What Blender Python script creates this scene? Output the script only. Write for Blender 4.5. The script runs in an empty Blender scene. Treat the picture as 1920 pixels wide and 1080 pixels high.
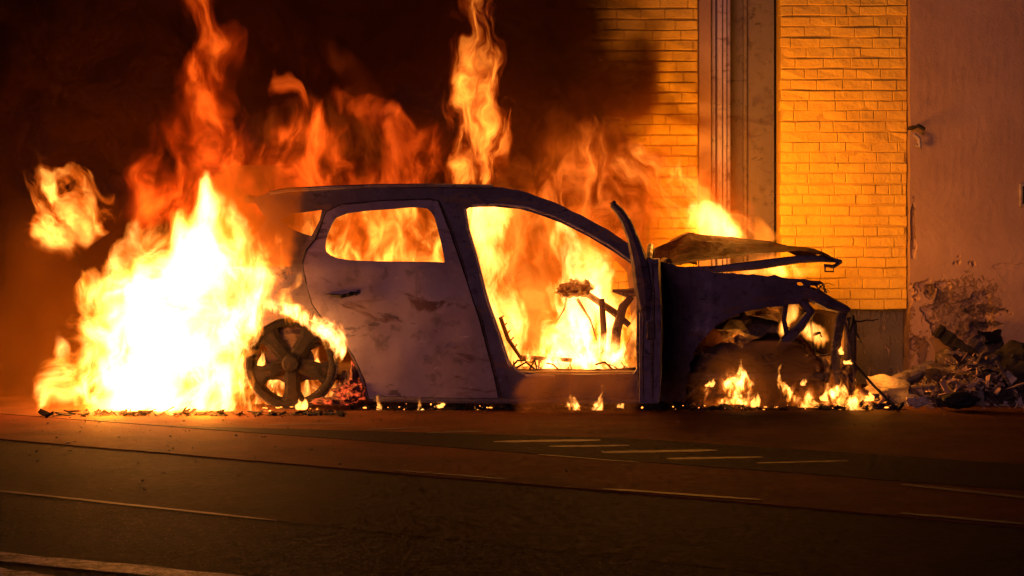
import bpy, bmesh, math, random
from mathutils import Vector, Matrix, noise as mnoise
from mathutils.geometry import delaunay_2d_cdt
R = math.radians
scn = bpy.context.scene
col = scn.collection

# ------------------------------------------------------------------ camera
EYE, FPX = 1.1, 3600.0
cd = bpy.data.cameras.new('camera')
cam = bpy.data.objects.new('camera', cd); col.objects.link(cam)
cam.location = (0, 0, EYE); cam.rotation_euler = (R(90), 0, 0)
cd.sensor_width = 36; cd.lens = FPX / 1920 * 36; cd.shift_y = -100 / 1920
cd.clip_start = 0.1; cd.clip_end = 500
scn.camera = cam

# ------------------------------------------------------------------ night sky and the weak street light from behind the camera
w = bpy.data.worlds.new('World'); scn.world = w; w.use_nodes = True
bg = w.node_tree.nodes['Background']
bg.inputs[0].default_value = (0.36, 0.20, 0.32, 1); bg.inputs[1].default_value = 0.012
sd = bpy.data.lights.new('sun', 'SUN'); sd.energy = 0.42; sd.angle = R(14); sd.color = (0.88, 0.40, 0.60)
sun = bpy.data.objects.new('sun', sd); col.objects.link(sun)
sun.rotation_euler = (R(81), 0, R(-14))

vs = scn.view_settings; vs.view_transform = 'Standard'; vs.look = 'None'; vs.exposure = 0; vs.gamma = 1
cy = scn.cycles
cy.use_denoising = True
cy.use_adaptive_sampling = True; cy.adaptive_threshold = 0.03; cy.adaptive_min_samples = 16
cy.max_bounces = 3; cy.diffuse_bounces = 1; cy.glossy_bounces = 1; cy.transmission_bounces = 2
cy.volume_bounces = 0; cy.transparent_max_bounces = 12
cy.sample_clamp_indirect = 0.5; cy.sample_clamp_direct = 0
cy.volume_step_rate = 1.0; cy.volume_max_steps = 256
cy.caustics_reflective = False; cy.caustics_refractive = False

CY = 12.07                      # depth of the near flank of the car
def S(u, v, Y=CY):
    return Vector(((u - 960) * Y / FPX, Y, EYE - (v - 440) * Y / FPX))
def G(u, v):
    Y = EYE * FPX / (v - 440)
    return Vector(((u - 960) * Y / FPX, Y, 0))

# ------------------------------------------------------------------ helpers
def tag(o, label=None, cat=None, group=None, kind=None):
    if label: o['label'] = label
    if cat: o['category'] = cat
    if group: o['group'] = group
    if kind: o['kind'] = kind
    return o
def empty(name, loc, label, cat, group=None):
    o = bpy.data.objects.new(name, None); col.objects.link(o); o.location = loc
    o.empty_display_size = 0.2
    return tag(o, label, cat, group)
def link(name, bm, m, parent=None, smooth=False, origin=None):
    if origin is None and parent is not None: origin = parent.matrix_basis.translation if parent.parent is None else None
    me = bpy.data.meshes.new(name)
    bmesh.ops.recalc_face_normals(bm, faces=bm.faces[:])
    o = bpy.data.objects.new(name, me)
    if parent is not None:
        base = Vector((0, 0, 0)); p = parent
        while p is not None: base += p.location; p = p.parent
        bmesh.ops.translate(bm, verts=bm.verts[:], vec=-base)
    elif origin is not None:
        bmesh.ops.translate(bm, verts=bm.verts[:], vec=-Vector(origin)); o.location = origin
    bm.to_mesh(me); bm.free()
    if smooth:
        for p in me.polygons: p.use_smooth = True
        me.set_sharp_from_angle(angle=R(38))
    col.objects.link(o); o.parent = parent
    if m: me.materials.append(m)
    return o
def nbm(): return bmesh.new()
def box(bm, c, s, rot=None, bev=0.0, jit=0.0):
    r = bmesh.ops.create_cube(bm, size=1.0); vs_ = r['verts']
    bmesh.ops.scale(bm, vec=s, verts=vs_)
    if bev:
        es = list({e for v in vs_ for e in v.link_edges})
        q = bmesh.ops.bevel(bm, geom=es, offset=bev, segments=1, affect='EDGES', profile=0.7)
        vs_ = list({v for f in q['faces'] for v in f.verts} | {v for v in vs_ if v.is_valid})
    if jit:
        for v in vs_: v.co += Vector([random.uniform(-jit, jit) for _ in range(3)])
    M = Matrix.Translation(c)
    if rot is not None: M = M @ rot
    bmesh.ops.transform(bm, matrix=M, verts=vs_)
    return vs_
def tube(bm, pts, rad, n=8, cap=True, flat=1.0):
    pts = [Vector(p) for p in pts]; rings = []
    for i, p in enumerate(pts):
        a = pts[max(i - 1, 0)]; b = pts[min(i + 1, len(pts) - 1)]
        t = (b - a).normalized()
        up = Vector((0, 1, 0)) if abs(t.y) < 0.8 else Vector((0, 0, 1))
        x = t.cross(up).normalized(); y = t.cross(x)
        r = rad[i] if isinstance(rad, (list, tuple)) else rad
        rings.append([bm.verts.new(p + (x * math.cos(2 * math.pi * k / n) + y * flat * math.sin(2 * math.pi * k / n)) * r) for k in range(n)])
    for a, b in zip(rings, rings[1:]):
        for k in range(n): bm.faces.new((a[k], a[(k + 1) % n], b[(k + 1) % n], b[k]))
    if cap: bm.faces.new(rings[0]); bm.faces.new(rings[-1][::-1])
def lump(bm, c, s, seed, sub=3, amp=.25, fr_=2.2):
    r = bmesh.ops.create_icosphere(bm, subdivisions=sub, radius=1)
    for v in r['verts']:
        d = 1 + amp * mnoise.fractal(v.co * fr_ + Vector((seed, seed, 0)), 1, 2, 4)
        v.co = Vector((v.co.x * s[0] * d, v.co.y * s[1] * d, v.co.z * s[2] * d)) + Vector(c)
def inpoly(p, poly):
    x, y = p; c = False; j = len(poly) - 1
    for i in range(len(poly)):
        xi, yi = poly[i]; xj, yj = poly[j]
        if (yi > y) != (yj > y) and x < (xj - xi) * (y - yi) / (yj - yi) + xi: c = not c
        j = i
    return c
def smoothpoly(poly, it=1):
    for _ in range(it):
        q = []
        for i in range(len(poly)):
            a = poly[i]; b = poly[(i + 1) % len(poly)]
            q += [(a[0] * .75 + b[0] * .25, a[1] * .75 + b[1] * .25), (a[0] * .25 + b[0] * .75, a[1] * .25 + b[1] * .75)]
        poly = q
    return poly
def panel(outer, holes, f3d, step, thick, jag=0.0, seed=0):
    """sheet traced in (u, v), triangulated with an inner grid, bent into 3-D by f3d and given thickness towards +Y*sign"""
    def dens(poly):
        out = []
        for i in range(len(poly)):
            a = Vector(poly[i]); b = Vector(poly[(i + 1) % len(poly)])
            n = max(1, int((b - a).length / step))
            for k in range(n):
                p = a.lerp(b, k / n)
                if jag: p += Vector((mnoise.noise(Vector((p.x * .09, p.y * .09, seed))), mnoise.noise(Vector((p.x * .09, p.y * .09, seed + 7))))) * jag
                out.append((p.x, p.y))
        return out
    O = dens(outer); H = [dens(h) for h in holes]
    V = []; E = []
    for lp in [O] + H:
        s = len(V); V += [Vector(p) for p in lp]
        E += [(s + i, s + (i + 1) % len(lp)) for i in range(len(lp))]
    nb = len(V)
    us = [p[0] for p in O]; vs2 = [p[1] for p in O]
    y = min(vs2)
    while y < max(vs2):
        x = min(us)
        while x < max(us):
            if inpoly((x, y), O) and not any(inpoly((x, y), h) for h in H):
                if min((Vector((x, y)) - q).length for q in V[:nb]) > step * .55: V.append(Vector((x, y)))
            x += step
        y += step
    r = delaunay_2d_cdt(V, E, [], 0, 1e-4)
    bm = nbm(); A = []; B = []
    for p in r[0]:
        a, b = f3d(p.x, p.y, thick); A.append(bm.verts.new(a)); B.append(bm.verts.new(b))
    cnt = {}; F = []
    for f in r[2]:
        c = sum((r[0][i] for i in f), Vector((0, 0))) / len(f)
        if inpoly(c, O) and not any(inpoly(c, h) for h in H): F.append(f)
    for f in F:
        bm.faces.new([A[i] for i in f]); bm.faces.new([B[i] for i in reversed(f)])
        for i in range(len(f)):
            e = (f[i], f[(i + 1) % len(f)]); k = tuple(sorted(e)); cnt.setdefault(k, []).append(e)
    for k, l in cnt.items():
        if len(l) == 1:
            a, b = l[0]; bm.faces.new((A[b], A[a], B[a], B[b]))
    bmesh.ops.delete(bm, geom=[v for v in bm.verts if not v.link_faces], context='VERTS')
    return bm

# ------------------------------------------------------------------ materials
class NT:
    def __init__(s, name, vol=False):
        s.m = bpy.data.materials.new(name); s.m.use_nodes = True; s.t = s.m.node_tree; s.t.nodes.clear()
        s.out = s.t.nodes.new('ShaderNodeOutputMaterial')
    def n(s, typ, **kw):
        x = s.t.nodes.new('ShaderNode' + typ)
        for k, v in kw.items():
            if k.startswith('i_'): s.set(x.inputs[k[2:].replace('_', ' ')], v)
            else: setattr(x, k, v)
        return x
    def set(s, inp, v):
        if isinstance(v, bpy.types.NodeSocket): s.t.links.new(v, inp)
        elif v is not None:
            if isinstance(v, tuple) and len(v) == 3 and inp.type == 'RGBA': v = v + (1,)
            inp.default_value = v
    def math(s, op, a, b=None, c=None, clamp=False):
        x = s.t.nodes.new('ShaderNodeMath'); x.operation = op; x.use_clamp = clamp
        s.set(x.inputs[0], a)
        if b is not None: s.set(x.inputs[1], b)
        if c is not None: s.set(x.inputs[2], c)
        return x.outputs[0]
    def vm(s, op, a, b=None):
        x = s.t.nodes.new('ShaderNodeVectorMath'); x.operation = op
        s.set(x.inputs[0], a)
        if b is not None: s.set(x.inputs[1], b)
        return x.outputs[0]
    def noise(s, vec, scale, detail=3, rough=.55, dist=0.0, out=0):
        x = s.t.nodes.new('ShaderNodeTexNoise'); s.set(x.inputs['Vector'], vec)
        x.inputs['Scale'].default_value = scale; x.inputs['Detail'].default_value = detail
        x.inputs['Roughness'].default_value = rough; x.inputs['Distortion'].default_value = dist
        return x.outputs[out]
    def ramp(s, fac, stops, interp='LINEAR'):
        x = s.t.nodes.new('ShaderNodeValToRGB'); x.color_ramp.interpolation = interp; s.set(x.inputs[0], fac)
        e = x.color_ramp.elements
        while len(e) < len(stops): e.new(0.5)
        for i, (p, c) in enumerate(stops):
            e[i].position = p; e[i].color = (c if len(c) == 4 else c + (1,)) if isinstance(c, tuple) else (c, c, c, 1)
        return x.outputs[0]
    def mapr(s, v, a, b, c=0.0, d=1.0, smooth=False):
        x = s.t.nodes.new('ShaderNodeMapRange'); x.clamp = True
        if smooth: x.interpolation_type = 'SMOOTHSTEP'
        s.set(x.inputs['Value'], v); s.set(x.inputs['From Min'], a); s.set(x.inputs['From Max'], b)
        s.set(x.inputs['To Min'], c); s.set(x.inputs['To Max'], d)
        return x.outputs[0]
    def mix(s, f, a, b, mode='MIX'):
        x = s.t.nodes.new('ShaderNodeMix'); x.data_type = 'RGBA'; x.blend_type = mode
        s.set(x.inputs[0], f); s.set(x.inputs[6], a); s.set(x.inputs[7], b)
        return x.outputs[2]
    def obj(s): return s.n('TexCoord').outputs['Object']
    def bump(s, h, strength=.5, dist=.01):
        x = s.n('Bump'); x.inputs['Strength'].default_value = strength; x.inputs['Distance'].default_value = dist
        s.set(x.inputs['Height'], h); return x.outputs[0]
    def bsdf(s, color, rough=.8, metal=0.0, normal=None, spec=.5, **kw):
        b = s.n('BsdfPrincipled'); s.set(b.inputs['Base Color'], color); s.set(b.inputs['Roughness'], rough)
        s.set(b.inputs['Metallic'], metal); s.set(b.inputs['Specular IOR Level'], spec)
        if normal is not None: s.set(b.inputs['Normal'], normal)
        for k, v in kw.items(): s.set(b.inputs[k.replace('_', ' ')], v)
        s.t.links.new(b.outputs[0], s.out.inputs['Surface']); return s.m
def scale3(t, vec, sx, sy, sz):
    return t.vm('MULTIPLY', vec, (sx, sy, sz))

def burnt(name, a, b, c, rough=.75, sc=3.0, metal=.15, bumpd=.006):
    t = NT(name); P = t.obj()
    n1 = t.noise(P, sc, 6, .65); n2 = t.noise(P, sc * 7, 5, .6); n3 = t.noise(scale3(t, P, 1, 1, 2.5), sc * 1.7, 4, .6, .8)
    cA = t.mix(t.mapr(n1, .38, .62), a, b)
    cB = t.mix(t.mapr(n3, .58, .66), cA, c)
    cC = t.mix(t.mapr(n2, .56, .68, 0, .6), cB, tuple(x * .35 for x in a))
    n4 = t.noise(scale3(t, P, .6, 1, 1.3), sc * 3.2, 7, .72, .5)
    cC = t.mix(t.mapr(n4, .605, .64, 0, .75), cC, tuple(x * .3 for x in b))
    cC = t.mix(t.mapr(n4, .33, .37, .55, 0), cC, tuple(min(1, x * 1.5) for x in a))
    return t.bsdf(cC, t.mapr(n2, .3, .7, rough - .2, min(1, rough + .2)), metal, t.bump(t.math('ADD', n1, t.math('MULTIPLY', n2, .5)), .8, bumpd), .18)
M = {}
M['door'] = burnt('scorched_door_steel', (.34, .28, .31), (.22, .17, .19), (.12, .07, .06), .7, 1.5)
M['body'] = burnt('scorched_body_steel', (.16, .13, .14), (.10, .08, .09), (.20, .12, .08), .65, 3)
M['fender'] = burnt('scorched_wing_steel', (.12, .085, .11), (.075, .052, .07), (.14, .08, .07), .6, 3)
M['inner'] = burnt('burnt_inner_steel', (.12, .08, .06), (.07, .05, .045), (.22, .13, .08), .85, 6)
M['liner'] = burnt('melted_liner', (.10, .04, .035), (.06, .03, .03), (.16, .08, .05), .8, 4)
M['rim'] = burnt('burnt_alloy', (.014, .011, .010), (.008, .007, .007), (.035, .02, .012), .8, 9, .1)
M['ash'] = burnt('ash_and_char', (.12, .09, .07), (.05, .04, .035), (.26, .20, .15), .9, 14, 0, .01)
M['char'] = burnt('black_char', (.025, .022, .02), (.012, .011, .011), (.05, .04, .035), .85, 12, 0, .01)
M['plastic'] = burnt('pale_scorched_plastic', (.42, .36, .30), (.26, .21, .17), (.14, .10, .08), .7, 7, 0)
M['bonnet'] = burnt('scorched_bonnet_steel', (.060, .013, .005), (.030, .009, .005), (.10, .022, .007), .9, 4, 0, .012)
M['glass'] = burnt('crazed_soot_glass', (.20, .10, .05), (.12, .06, .03), (.06, .03, .02), .5, 16, 0, .02)

def flat_emit(name, c, s):
    t = NT(name); e = t.n('Emission'); e.inputs[0].default_value = c + (1,); e.inputs[1].default_value = s
    t.t.links.new(e.outputs[0], t.out.inputs['Surface']); return t.m
M['ember'] = flat_emit('glowing_ember', (1, .28, .035), 4)

# ------------------------------------------------------------------ ground and road
def mat_asphalt():
    t = NT('asphalt'); P = t.obj()
    a = t.noise(P, 1.1, 5, .6); b = t.noise(P, 75, 4, .75); c = t.noise(P, 26, 4, .6)
    st = t.noise(scale3(t, P, .35, 1.6, 1), 1.8, 4, .6)
    colr = t.mix(t.mapr(a, .35, .65), (.0085, .010, .0125), (.016, .0175, .0205))
    colr = t.mix(t.mapr(st, .55, .7, 0, .5), colr, (.010, .010, .010))
    colr = t.mix(t.mapr(b, .57, .70, 0, .8), colr, (.13, .12, .11))
    return t.bsdf(colr, t.mapr(c, .3, .7, .75, .98), 0, t.bump(t.math('ADD', b, t.math('MULTIPLY', c, .7)), .6, .010), .02)
def mat_lane(name, ca, cb):
    t = NT(name); P = t.obj()
    a = t.noise(P, 2, 6, .65); b = t.noise(P, 75, 4, .75); c = t.noise(P, 22, 4, .6)
    colr = t.mix(t.mapr(a, .35, .65), ca, cb)
    colr = t.mix(t.mapr(b, .56, .68, 0, .7), colr, tuple(min(1, x * 3) for x in cb))
    return t.bsdf(colr, t.mapr(c, .3, .7, .75, .98), 0, t.bump(t.math('ADD', b, t.math('MULTIPLY', c, .5)), .45, .006), .02)
def mat_paint():
    t = NT('worn_road_paint'); P = t.obj()
    a = t.noise(P, 9, 6, .75); b = t.noise(P, 120, 3, .7)
    colr = t.mix(t.mapr(t.math('ADD', a, t.math('MULTIPLY', b, .45)), .52, .82), (.065, .054, .047), (.02, .018, .016))
    return t.bsdf(colr, .7, 0, t.bump(b, .5, .004), .3)
M['asphalt'] = mat_asphalt(); M['lane'] = mat_lane('red_lane_surface', (.115, .036, .017), (.06, .021, .012))
M['pave'] = mat_lane('pavement_surface', (.125, .052, .022), (.062, .028, .014)); M['paint'] = mat_paint()

def sheet(name, pts, z, m, kind='structure', div=0):
    bm = nbm(); vs_ = [bm.verts.new((p[0], p[1], z)) for p in pts]; bm.faces.new(vs_)
    o = link(name, bm, m)
    if o.data.polygons[0].normal.z < 0: o.data.flip_normals()
    o['kind'] = kind; return o
LOW = -.006
def GL(u, v):
    Y = (EYE - LOW) * FPX / (v - 440); return Vector(((u - 960) * Y / FPX, Y, LOW))
sheet('ground', [(-150, -40), (150, -40), (150, 250), (-150, 250)], LOW, M['asphalt'])
dirv = Vector((1, -.66)).normalized(); nrm = Vector((.66, 1)).normalized()
def along(p0, a, b, w0, w1):
    p0 = Vector((p0[0], p0[1])); return [p0 + dirv * a + nrm * w0, p0 + dirv * b + nrm * w0, p0 + dirv * b + nrm * w1, p0 + dirv * a + nrm * w1]
A0 = G(740, 886)
def raised(name, w0, w1, z, m, a=-40, b=30, n=500):
    bm = nbm(); p = along(A0, a, b, w0, w1); lo = []; hi = []; ft = []
    for i in range(n + 1):
        f = i / n; q = p[0].lerp(p[1], f); q2 = p[3].lerp(p[2], f)
        if name == 'road_shoulder': q2 = q + nrm * (.006 + .9 * min(1, max(0, (q.x + 2.1) / 2.3))) + nrm * .02 * mnoise.noise(Vector((q.x * 2, q.y * 2, 0)))
        j = nrm * mnoise.noise(Vector((q.x * 1.7, q.y * 1.7, w0))) * .012 + nrm * mnoise.noise(Vector((q.x * 9, q.y * 9, w0))) * .004
        lo.append(bm.verts.new((*(q + j), z))); hi.append(bm.verts.new((*q2, z))); ft.append(bm.verts.new((*(q + j - nrm * .012), LOW - .01)))
    for i in range(n): bm.faces.new((lo[i], lo[i + 1], hi[i + 1], hi[i])); bm.faces.new((ft[i], ft[i + 1], lo[i + 1], lo[i]))
    o = link(name, bm, m); o['kind'] = 'structure'; return o
raised('cycle_lane', 0, 1.0, 0, M['lane'])
raised('road_shoulder', .99, 1.9, .002, mat_lane('dark_shoulder', (.022, .017, .016), (.014, .012, .012)))
raised('pavement', .985, 60, 0, M['pave'])
EL = GL(250, 950)
sheet('road_patch', along(EL, -40, 30, 0.02, 1.75), LOW + .0008, mat_lane('asphalt_repair', (.022, .015, .013), (.012, .010, .010)))
M['fresh_paint'] = mat_paint(); M['fresh_paint'].name = 'pale_road_paint'
for e_ in [n_ for n_ in M['fresh_paint'].node_tree.nodes if n_.type == 'MIX']: e_.inputs[6].default_value = (.50, .46, .46, 1)
def mark(pts, z, n=26, m='paint'):
    bm = nbm(); a0, b0, b1, a1 = [Vector(p) for p in pts]; lo = []; hi = []
    for i in range(n + 1):
        f = i / n; p = a0.lerp(b0, f); q = a1.lerp(b1, f); tp = min(1, 6 * f, 6 * (1 - f)) * .5 + .5
        j = mnoise.noise(Vector((f * 9, p.x, p.y))) * .22 + .5 * (1 - tp); k = mnoise.noise(Vector((f * 9, q.x + 5, q.y))) * .22 - .5 * (1 - tp)
        lo.append(bm.verts.new((*p.lerp(q, j), z))); hi.append(bm.verts.new((*q.lerp(p, -k), z)))
    for i in range(n): bm.faces.new((lo[i], lo[i + 1], hi[i + 1], hi[i]))
    o = link('road_marking', bm, M[m])
    if o.data.polygons[0].normal.z < 0: o.data.flip_normals()
    o['kind'] = 'structure'; return o
def linemark(p, q, wd):
    z = p[2] + .003; p = Vector(p[:2]); q = Vector(q[:2]); d = (q - p).normalized(); nn = Vector((-d.y, d.x)) * wd / 2
    mark([p - nn, q - nn, q + nn, p + nn], z)
linemark(G(1130, 917), G(1425, 938), .05)
linemark(G(1690, 963), G(1960, 987), .055)
linemark(G(740, 883), G(950, 899), .03)
linemark(G(1690, 909), G(1960, 938), .06)
linemark(GL(-60, 915), GL(520, 977), .035)
linemark(G(1010, 853), G(1200, 868), .03)
for a, b, wd in (((500, 797), (660, 795), .035), ((690, 806), (800, 803), .05), ((800, 812), (905, 809), .05), ((925, 829), (1125, 826), .09), ((1030, 838), (1180, 836), .06),
                 ((1130, 849), (1345, 845), .09), ((1250, 861), (1430, 858), .07), ((1420, 869), (1590, 865), .05)):
    linemark(G(*a), G(*b), wd)
p0, p1 = GL(-120, 1026), GL(560, 1090)
mark([Vector(p0[:2]), Vector(p1[:2]), Vector(p1[:2]) + Vector((-.09, -.11)), Vector(p0[:2]) + Vector((-.09, -.11))], LOW + .003, m='fresh_paint')
mark([Vector(GL(-60, 1058)[:2]), Vector(GL(240, 1100)[:2]), Vector(GL(240, 1120)[:2]), Vector(GL(-60, 1075)[:2])], LOW + .003, m='fresh_paint')

# ------------------------------------------------------------------ the building
def mat_brick():
    t = NT('painted_brick'); P = t.obj()
    a = t.noise(P, 3, 5, .6); b = t.noise(P, 45, 5, .7); c = t.noise(scale3(t, P, 1, 1, .4), 9, 5, .7)
    colr = t.mix(t.mapr(a, .35, .65), (.88, .60, .06), (.76, .49, .045))
    colr = t.mix(t.mapr(c, .62, .74, 0, .5), colr, (.40, .24, .07)); colr = t.mix(t.mapr(t.noise(P, 1.3, 6, .7), .5, .72, 0, .45), colr, (.46, .28, .08))
    return t.bsdf(colr, .7, 0, t.bump(t.math('ADD', t.math('MULTIPLY', b, .5), t.math('MULTIPLY', t.noise(P, 17, 5, .65), 1.6)), .9, .009), .15)
def mat_mortar():
    t = NT('painted_mortar'); P = t.obj()
    return t.bsdf(t.mix(t.noise(P, 6), (.70, .45, .05), (.55, .34, .04)), .9, 0, t.bump(t.noise(P, 30, 4), .7, .01), .2)
def stain(t, P, cx, cz, rx, rz, seed, amt=.5):
    q = t.vm('SUBTRACT', P, (cx - 2.2, 0, cz)); q = t.vm('MULTIPLY', q, (1 / rx, 0, 1 / rz))
    L = t.n('VectorMath', operation='LENGTH'); t.set(L.inputs[0], q)
    n = t.noise(t.vm('ADD', P, (seed, seed, 0)), 20, 7, .75, .8)
    return t.mapr(t.math('ADD', t.math('SUBTRACT', 1.0, L.outputs['Value']), t.math('MULTIPLY', t.math('SUBTRACT', n, .5), 3.6)), .25, .50)
def wl(u, v, Y): p = S(u, v, Y); return p.x, p.z
def mat_plaster():
    t = NT('smooth_render'); P = t.obj()
    a = t.noise(P, 1.6, 6, .6); b = t.noise(P, 60, 4, .7); c = t.noise(scale3(t, P, 2.5, 1, .7), 7, 6, .7)
    colr = t.mix(t.mapr(a, .35, .65), (.44, .29, .165), (.34, .22, .125))
    colr = t.mix(t.mapr(c, .60, .70, 0, .35), colr, (.22, .14, .11))
    h = None
    for (u, v, ru, rv, sd_, cc, am) in ((1790, 590, 60, 60, 1, (.17, .12, .09), .9), (1690, 620, 26, 90, 2, (.30, .17, .10), .8), (1850, 582, 45, 8, 3, (.05, .035, .03), .95),
                                    (1855, 608, 32, 7, 4, (.05, .035, .03), .95), (1745, 545, 12, 18, 5, (.07, .04, .03), .9), (1815, 560, 70, 45, 6, (.20, .13, .10), .7),
                                    (1712, 420, 6, 60, 8, (.12, .06, .05), .8), (1730, 660, 14, 40, 9, (.10, .06, .04), .9), (1825, 640, 34, 50, 10, (.16, .11, .10), .9)):
        x, z = wl(u, v, 13.9); f = stain(t, P, x, z, ru * .00386, rv * .00386, sd_)
        colr = t.mix(t.math('MULTIPLY', f, am * .75), colr, cc); h = f if h is None else t.math('ADD', h, f)
    hh = t.math('ADD', t.math('MULTIPLY', h, -.35), t.math('ADD', t.math('MULTIPLY', b, .12), t.math('MULTIPLY', a, .8)))
    return t.bsdf(colr, .8, 0, t.bump(hh, 1, .02), .25)
def mat_plinth():
    t = NT('peeling_plinth'); P = t.obj()
    a = t.noise(P, 3, 5, .6); c = t.noise(scale3(t, P, 4, 1, 1), 5, 6, .7, .6)
    colr = t.mix(t.mapr(a, .35, .65), (.20, .17, .10), (.14, .12, .075))
    f = t.mapr(c, .545, .60); colr = t.mix(f, colr, (.46, .34, .20))
    return t.bsdf(colr, .85, 0, t.bump(t.math('ADD', f, t.noise(P, 40, 4)), 1, .01), .2)
M['brick'] = mat_brick(); M['mortar'] = mat_mortar(); M['plaster'] = mat_plaster(); M['plinth'] = mat_plinth()
M['frame'] = burnt('painted_frame', (.42, .36, .40), (.34, .28, .32), (.22, .17, .18), .5, 3, 0, .002)
M['panelm'] = burnt('door_board', (.25, .20, .10), (.20, .16, .085), (.16, .12, .07), .6, 2, 0, .002)
BH = 6.0
def bricks(bm, x0, x1, z0, z1, Yf, ch=.0765, bl=.195, depth=.12, seed=1):
    rnd = random.Random(seed); z = z0; row = 0
    while z < z1 - .02:
        x = x0 - (bl / 2 if row % 2 else 0) + rnd.uniform(-.015, .015)
        zz = z + rnd.uniform(-.004, .004)
        while x < x1:
            a = max(x, x0 + rnd.uniform(0, .006)); L = bl + rnd.uniform(-.02, .02) if rnd.random() > .22 else bl * .5
            b = min(x + L, x1 - rnd.uniform(0, .006))
            if b - a > .03:
                yf = Yf + rnd.uniform(-.004, .003); g = .0012
                vsn = box(bm, ((a + b) / 2, yf + depth / 2, zz + ch / 2), (b - a - 1.2 * g, depth, ch - .007 + rnd.uniform(-.003, .001)), bev=.005)
                for v in vsn:
                    q = mnoise.noise(v.co * 11) * .015; v.co += Vector((0, q, q * .6))
            x += L
        z += ch; row += 1
bld = empty('building', (2.2, 14.0, 0), 'building wall with yellow painted brick pier and smooth rendered corner behind the burning car', 'building')
x0, x1 = S(1462, 300, 14.0).x, S(1700, 300, 14.0).x; zb = S(1600, 581, 14.0).z
bm = nbm(); bricks(bm, x0, x1, zb, BH, 13.98); link('brick_pier', bm, M['brick'], bld)
bm = nbm(); box(bm, ((x0 + x1) / 2, 14.10, (zb + BH) / 2 + .003), (x1 - x0 - .01, .226, BH - zb - .006)); link('mortar', bm, M['mortar'], bld)
bm = nbm(); xa, xb = S(1180, 300, 14.2).x, S(1720, 300, 14.2).x
box(bm, ((x0 + x1) / 2 - .02, 14.35, zb / 2), (x1 - x0 + .04, .44, zb)); link('plinth', bm, M['plinth'], bld)
# rendered wall, a fine grid dented where it is broken away
bm = nbm(); X0, X1 = x1 + .004, 9.0; gr = []
xs_ = [X0 + (4.0 - X0) * i / 150 for i in range(150)] + [4.0 + 5.0 * i / 8 for i in range(9)]
zs_ = [1.45 * k / 170 for k in range(170)] + [1.45 + (BH - 1.45) * k / 40 for k in range(41)]
nx, nz = len(xs_) - 1, len(zs_) - 1
for x in xs_:
    c_ = []
    for z in zs_:
        y = 13.90; u = 960 + x * FPX / 13.9; v = 440 + (EYE - z) * FPX / 13.9
        y += mnoise.noise(Vector((x * .9, z * .9, 3))) * .012
        fn = mnoise.fractal(Vector((x * 6, z * 6, 1)), 1, 2, 5)
        for (cu, cv, ru, rv, dp) in ((1790, 600, 62, 66, .035), (1702, 640, 12, 90, .04), (1855, 585, 45, 9, .02), (1850, 608, 34, 7, .02), (1815, 650, 36, 36, .05), (1745, 545, 12, 20, .015), (1890, 500, 40, 5, .006), (1712, 400, 5, 60, .012)):
            d = 1 - math.hypot((u - cu) / ru, (v - cv) / rv) + fn * 1.1
            if d > 0: y += dp * min(1, d * 6) * (.8 + .22 * mnoise.fractal(Vector((x * 22, z * 34, 2)), 1, 2, 3))
        y += abs(mnoise.noise(Vector((x * 16, z * 16, 5)))) * .002
        c_.append(bm.verts.new((x + (mnoise.noise(Vector((0, z * 6, 2))) * .008 if x == xs_[0] else 0), y, z)))
    gr.append(c_)
for i in range(nx):
    for k in range(nz): bm.faces.new((gr[i][k], gr[i + 1][k], gr[i + 1][k + 1], gr[i][k + 1]))
ed = [bm.verts.new((X0, 14.6, v.co.z)) for v in gr[0]]
for k in range(nz): bm.faces.new((gr[0][k], gr[0][k + 1], ed[k + 1], ed[k]))
link('rendered_wall', bm, M['plaster'], bld, smooth=False)
# recessed door bay on the left of the pier
bm = nbm(); xl = S(1368, 200, 14.3).x
box(bm, ((xl + x0) / 2 - .03, 14.55, BH / 2), (x0 - xl + .10, .2, BH)); box(bm, (S(1397, 0, 14.42).x, 14.43, BH / 2), (.03, .05, BH - .01), bev=.006)
link('door_board', bm, M['panelm'], bld)
bm = nbm()
for (ua, ub, yy) in ((1334, 1341, 14.08), (1343, 1352, 14.02), (1354, 1361, 14.05), (1363, 1369, 14.10)):
    a, b = S(ua, 0, 14.1).x, S(ub, 0, 14.1).x
    box(bm, ((a + b) / 2, yy + .12, BH / 2), (b - a, .24, BH + .01), bev=.004)
box(bm, (S(1351, 0, 14.15).x, 14.3, BH / 2), (.15, .3, BH + .02)); link('door_frame', bm, M['frame'], bld)
bm = nbm(); a, b = S(1310, 0, 14).x, S(1333, 0, 14).x
box(bm, ((a + b) / 2, 14.13, BH / 2), (b - a, .30, BH), bev=.006); link('door_surround', bm, M['plaster'], bld)
bm = nbm(); xw = S(930, 0, 14).x; bricks(bm, xw, a - .003, .3, BH, 14.0, seed=5); link('brick_pier', bm, M['brick'], bld)
bm = nbm(); box(bm, ((xw + a) / 2, 14.2, BH / 2), (a - xw - .01, .36, BH - .006)); link('mortar', bm, M['mortar'], bld)
bm = nbm(); box(bm, ((xw + 9) / 2, 14.95, BH / 2), (9 - xw, .5, BH - .01)); link('wall_core', bm, M['mortar'], bld)
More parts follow.
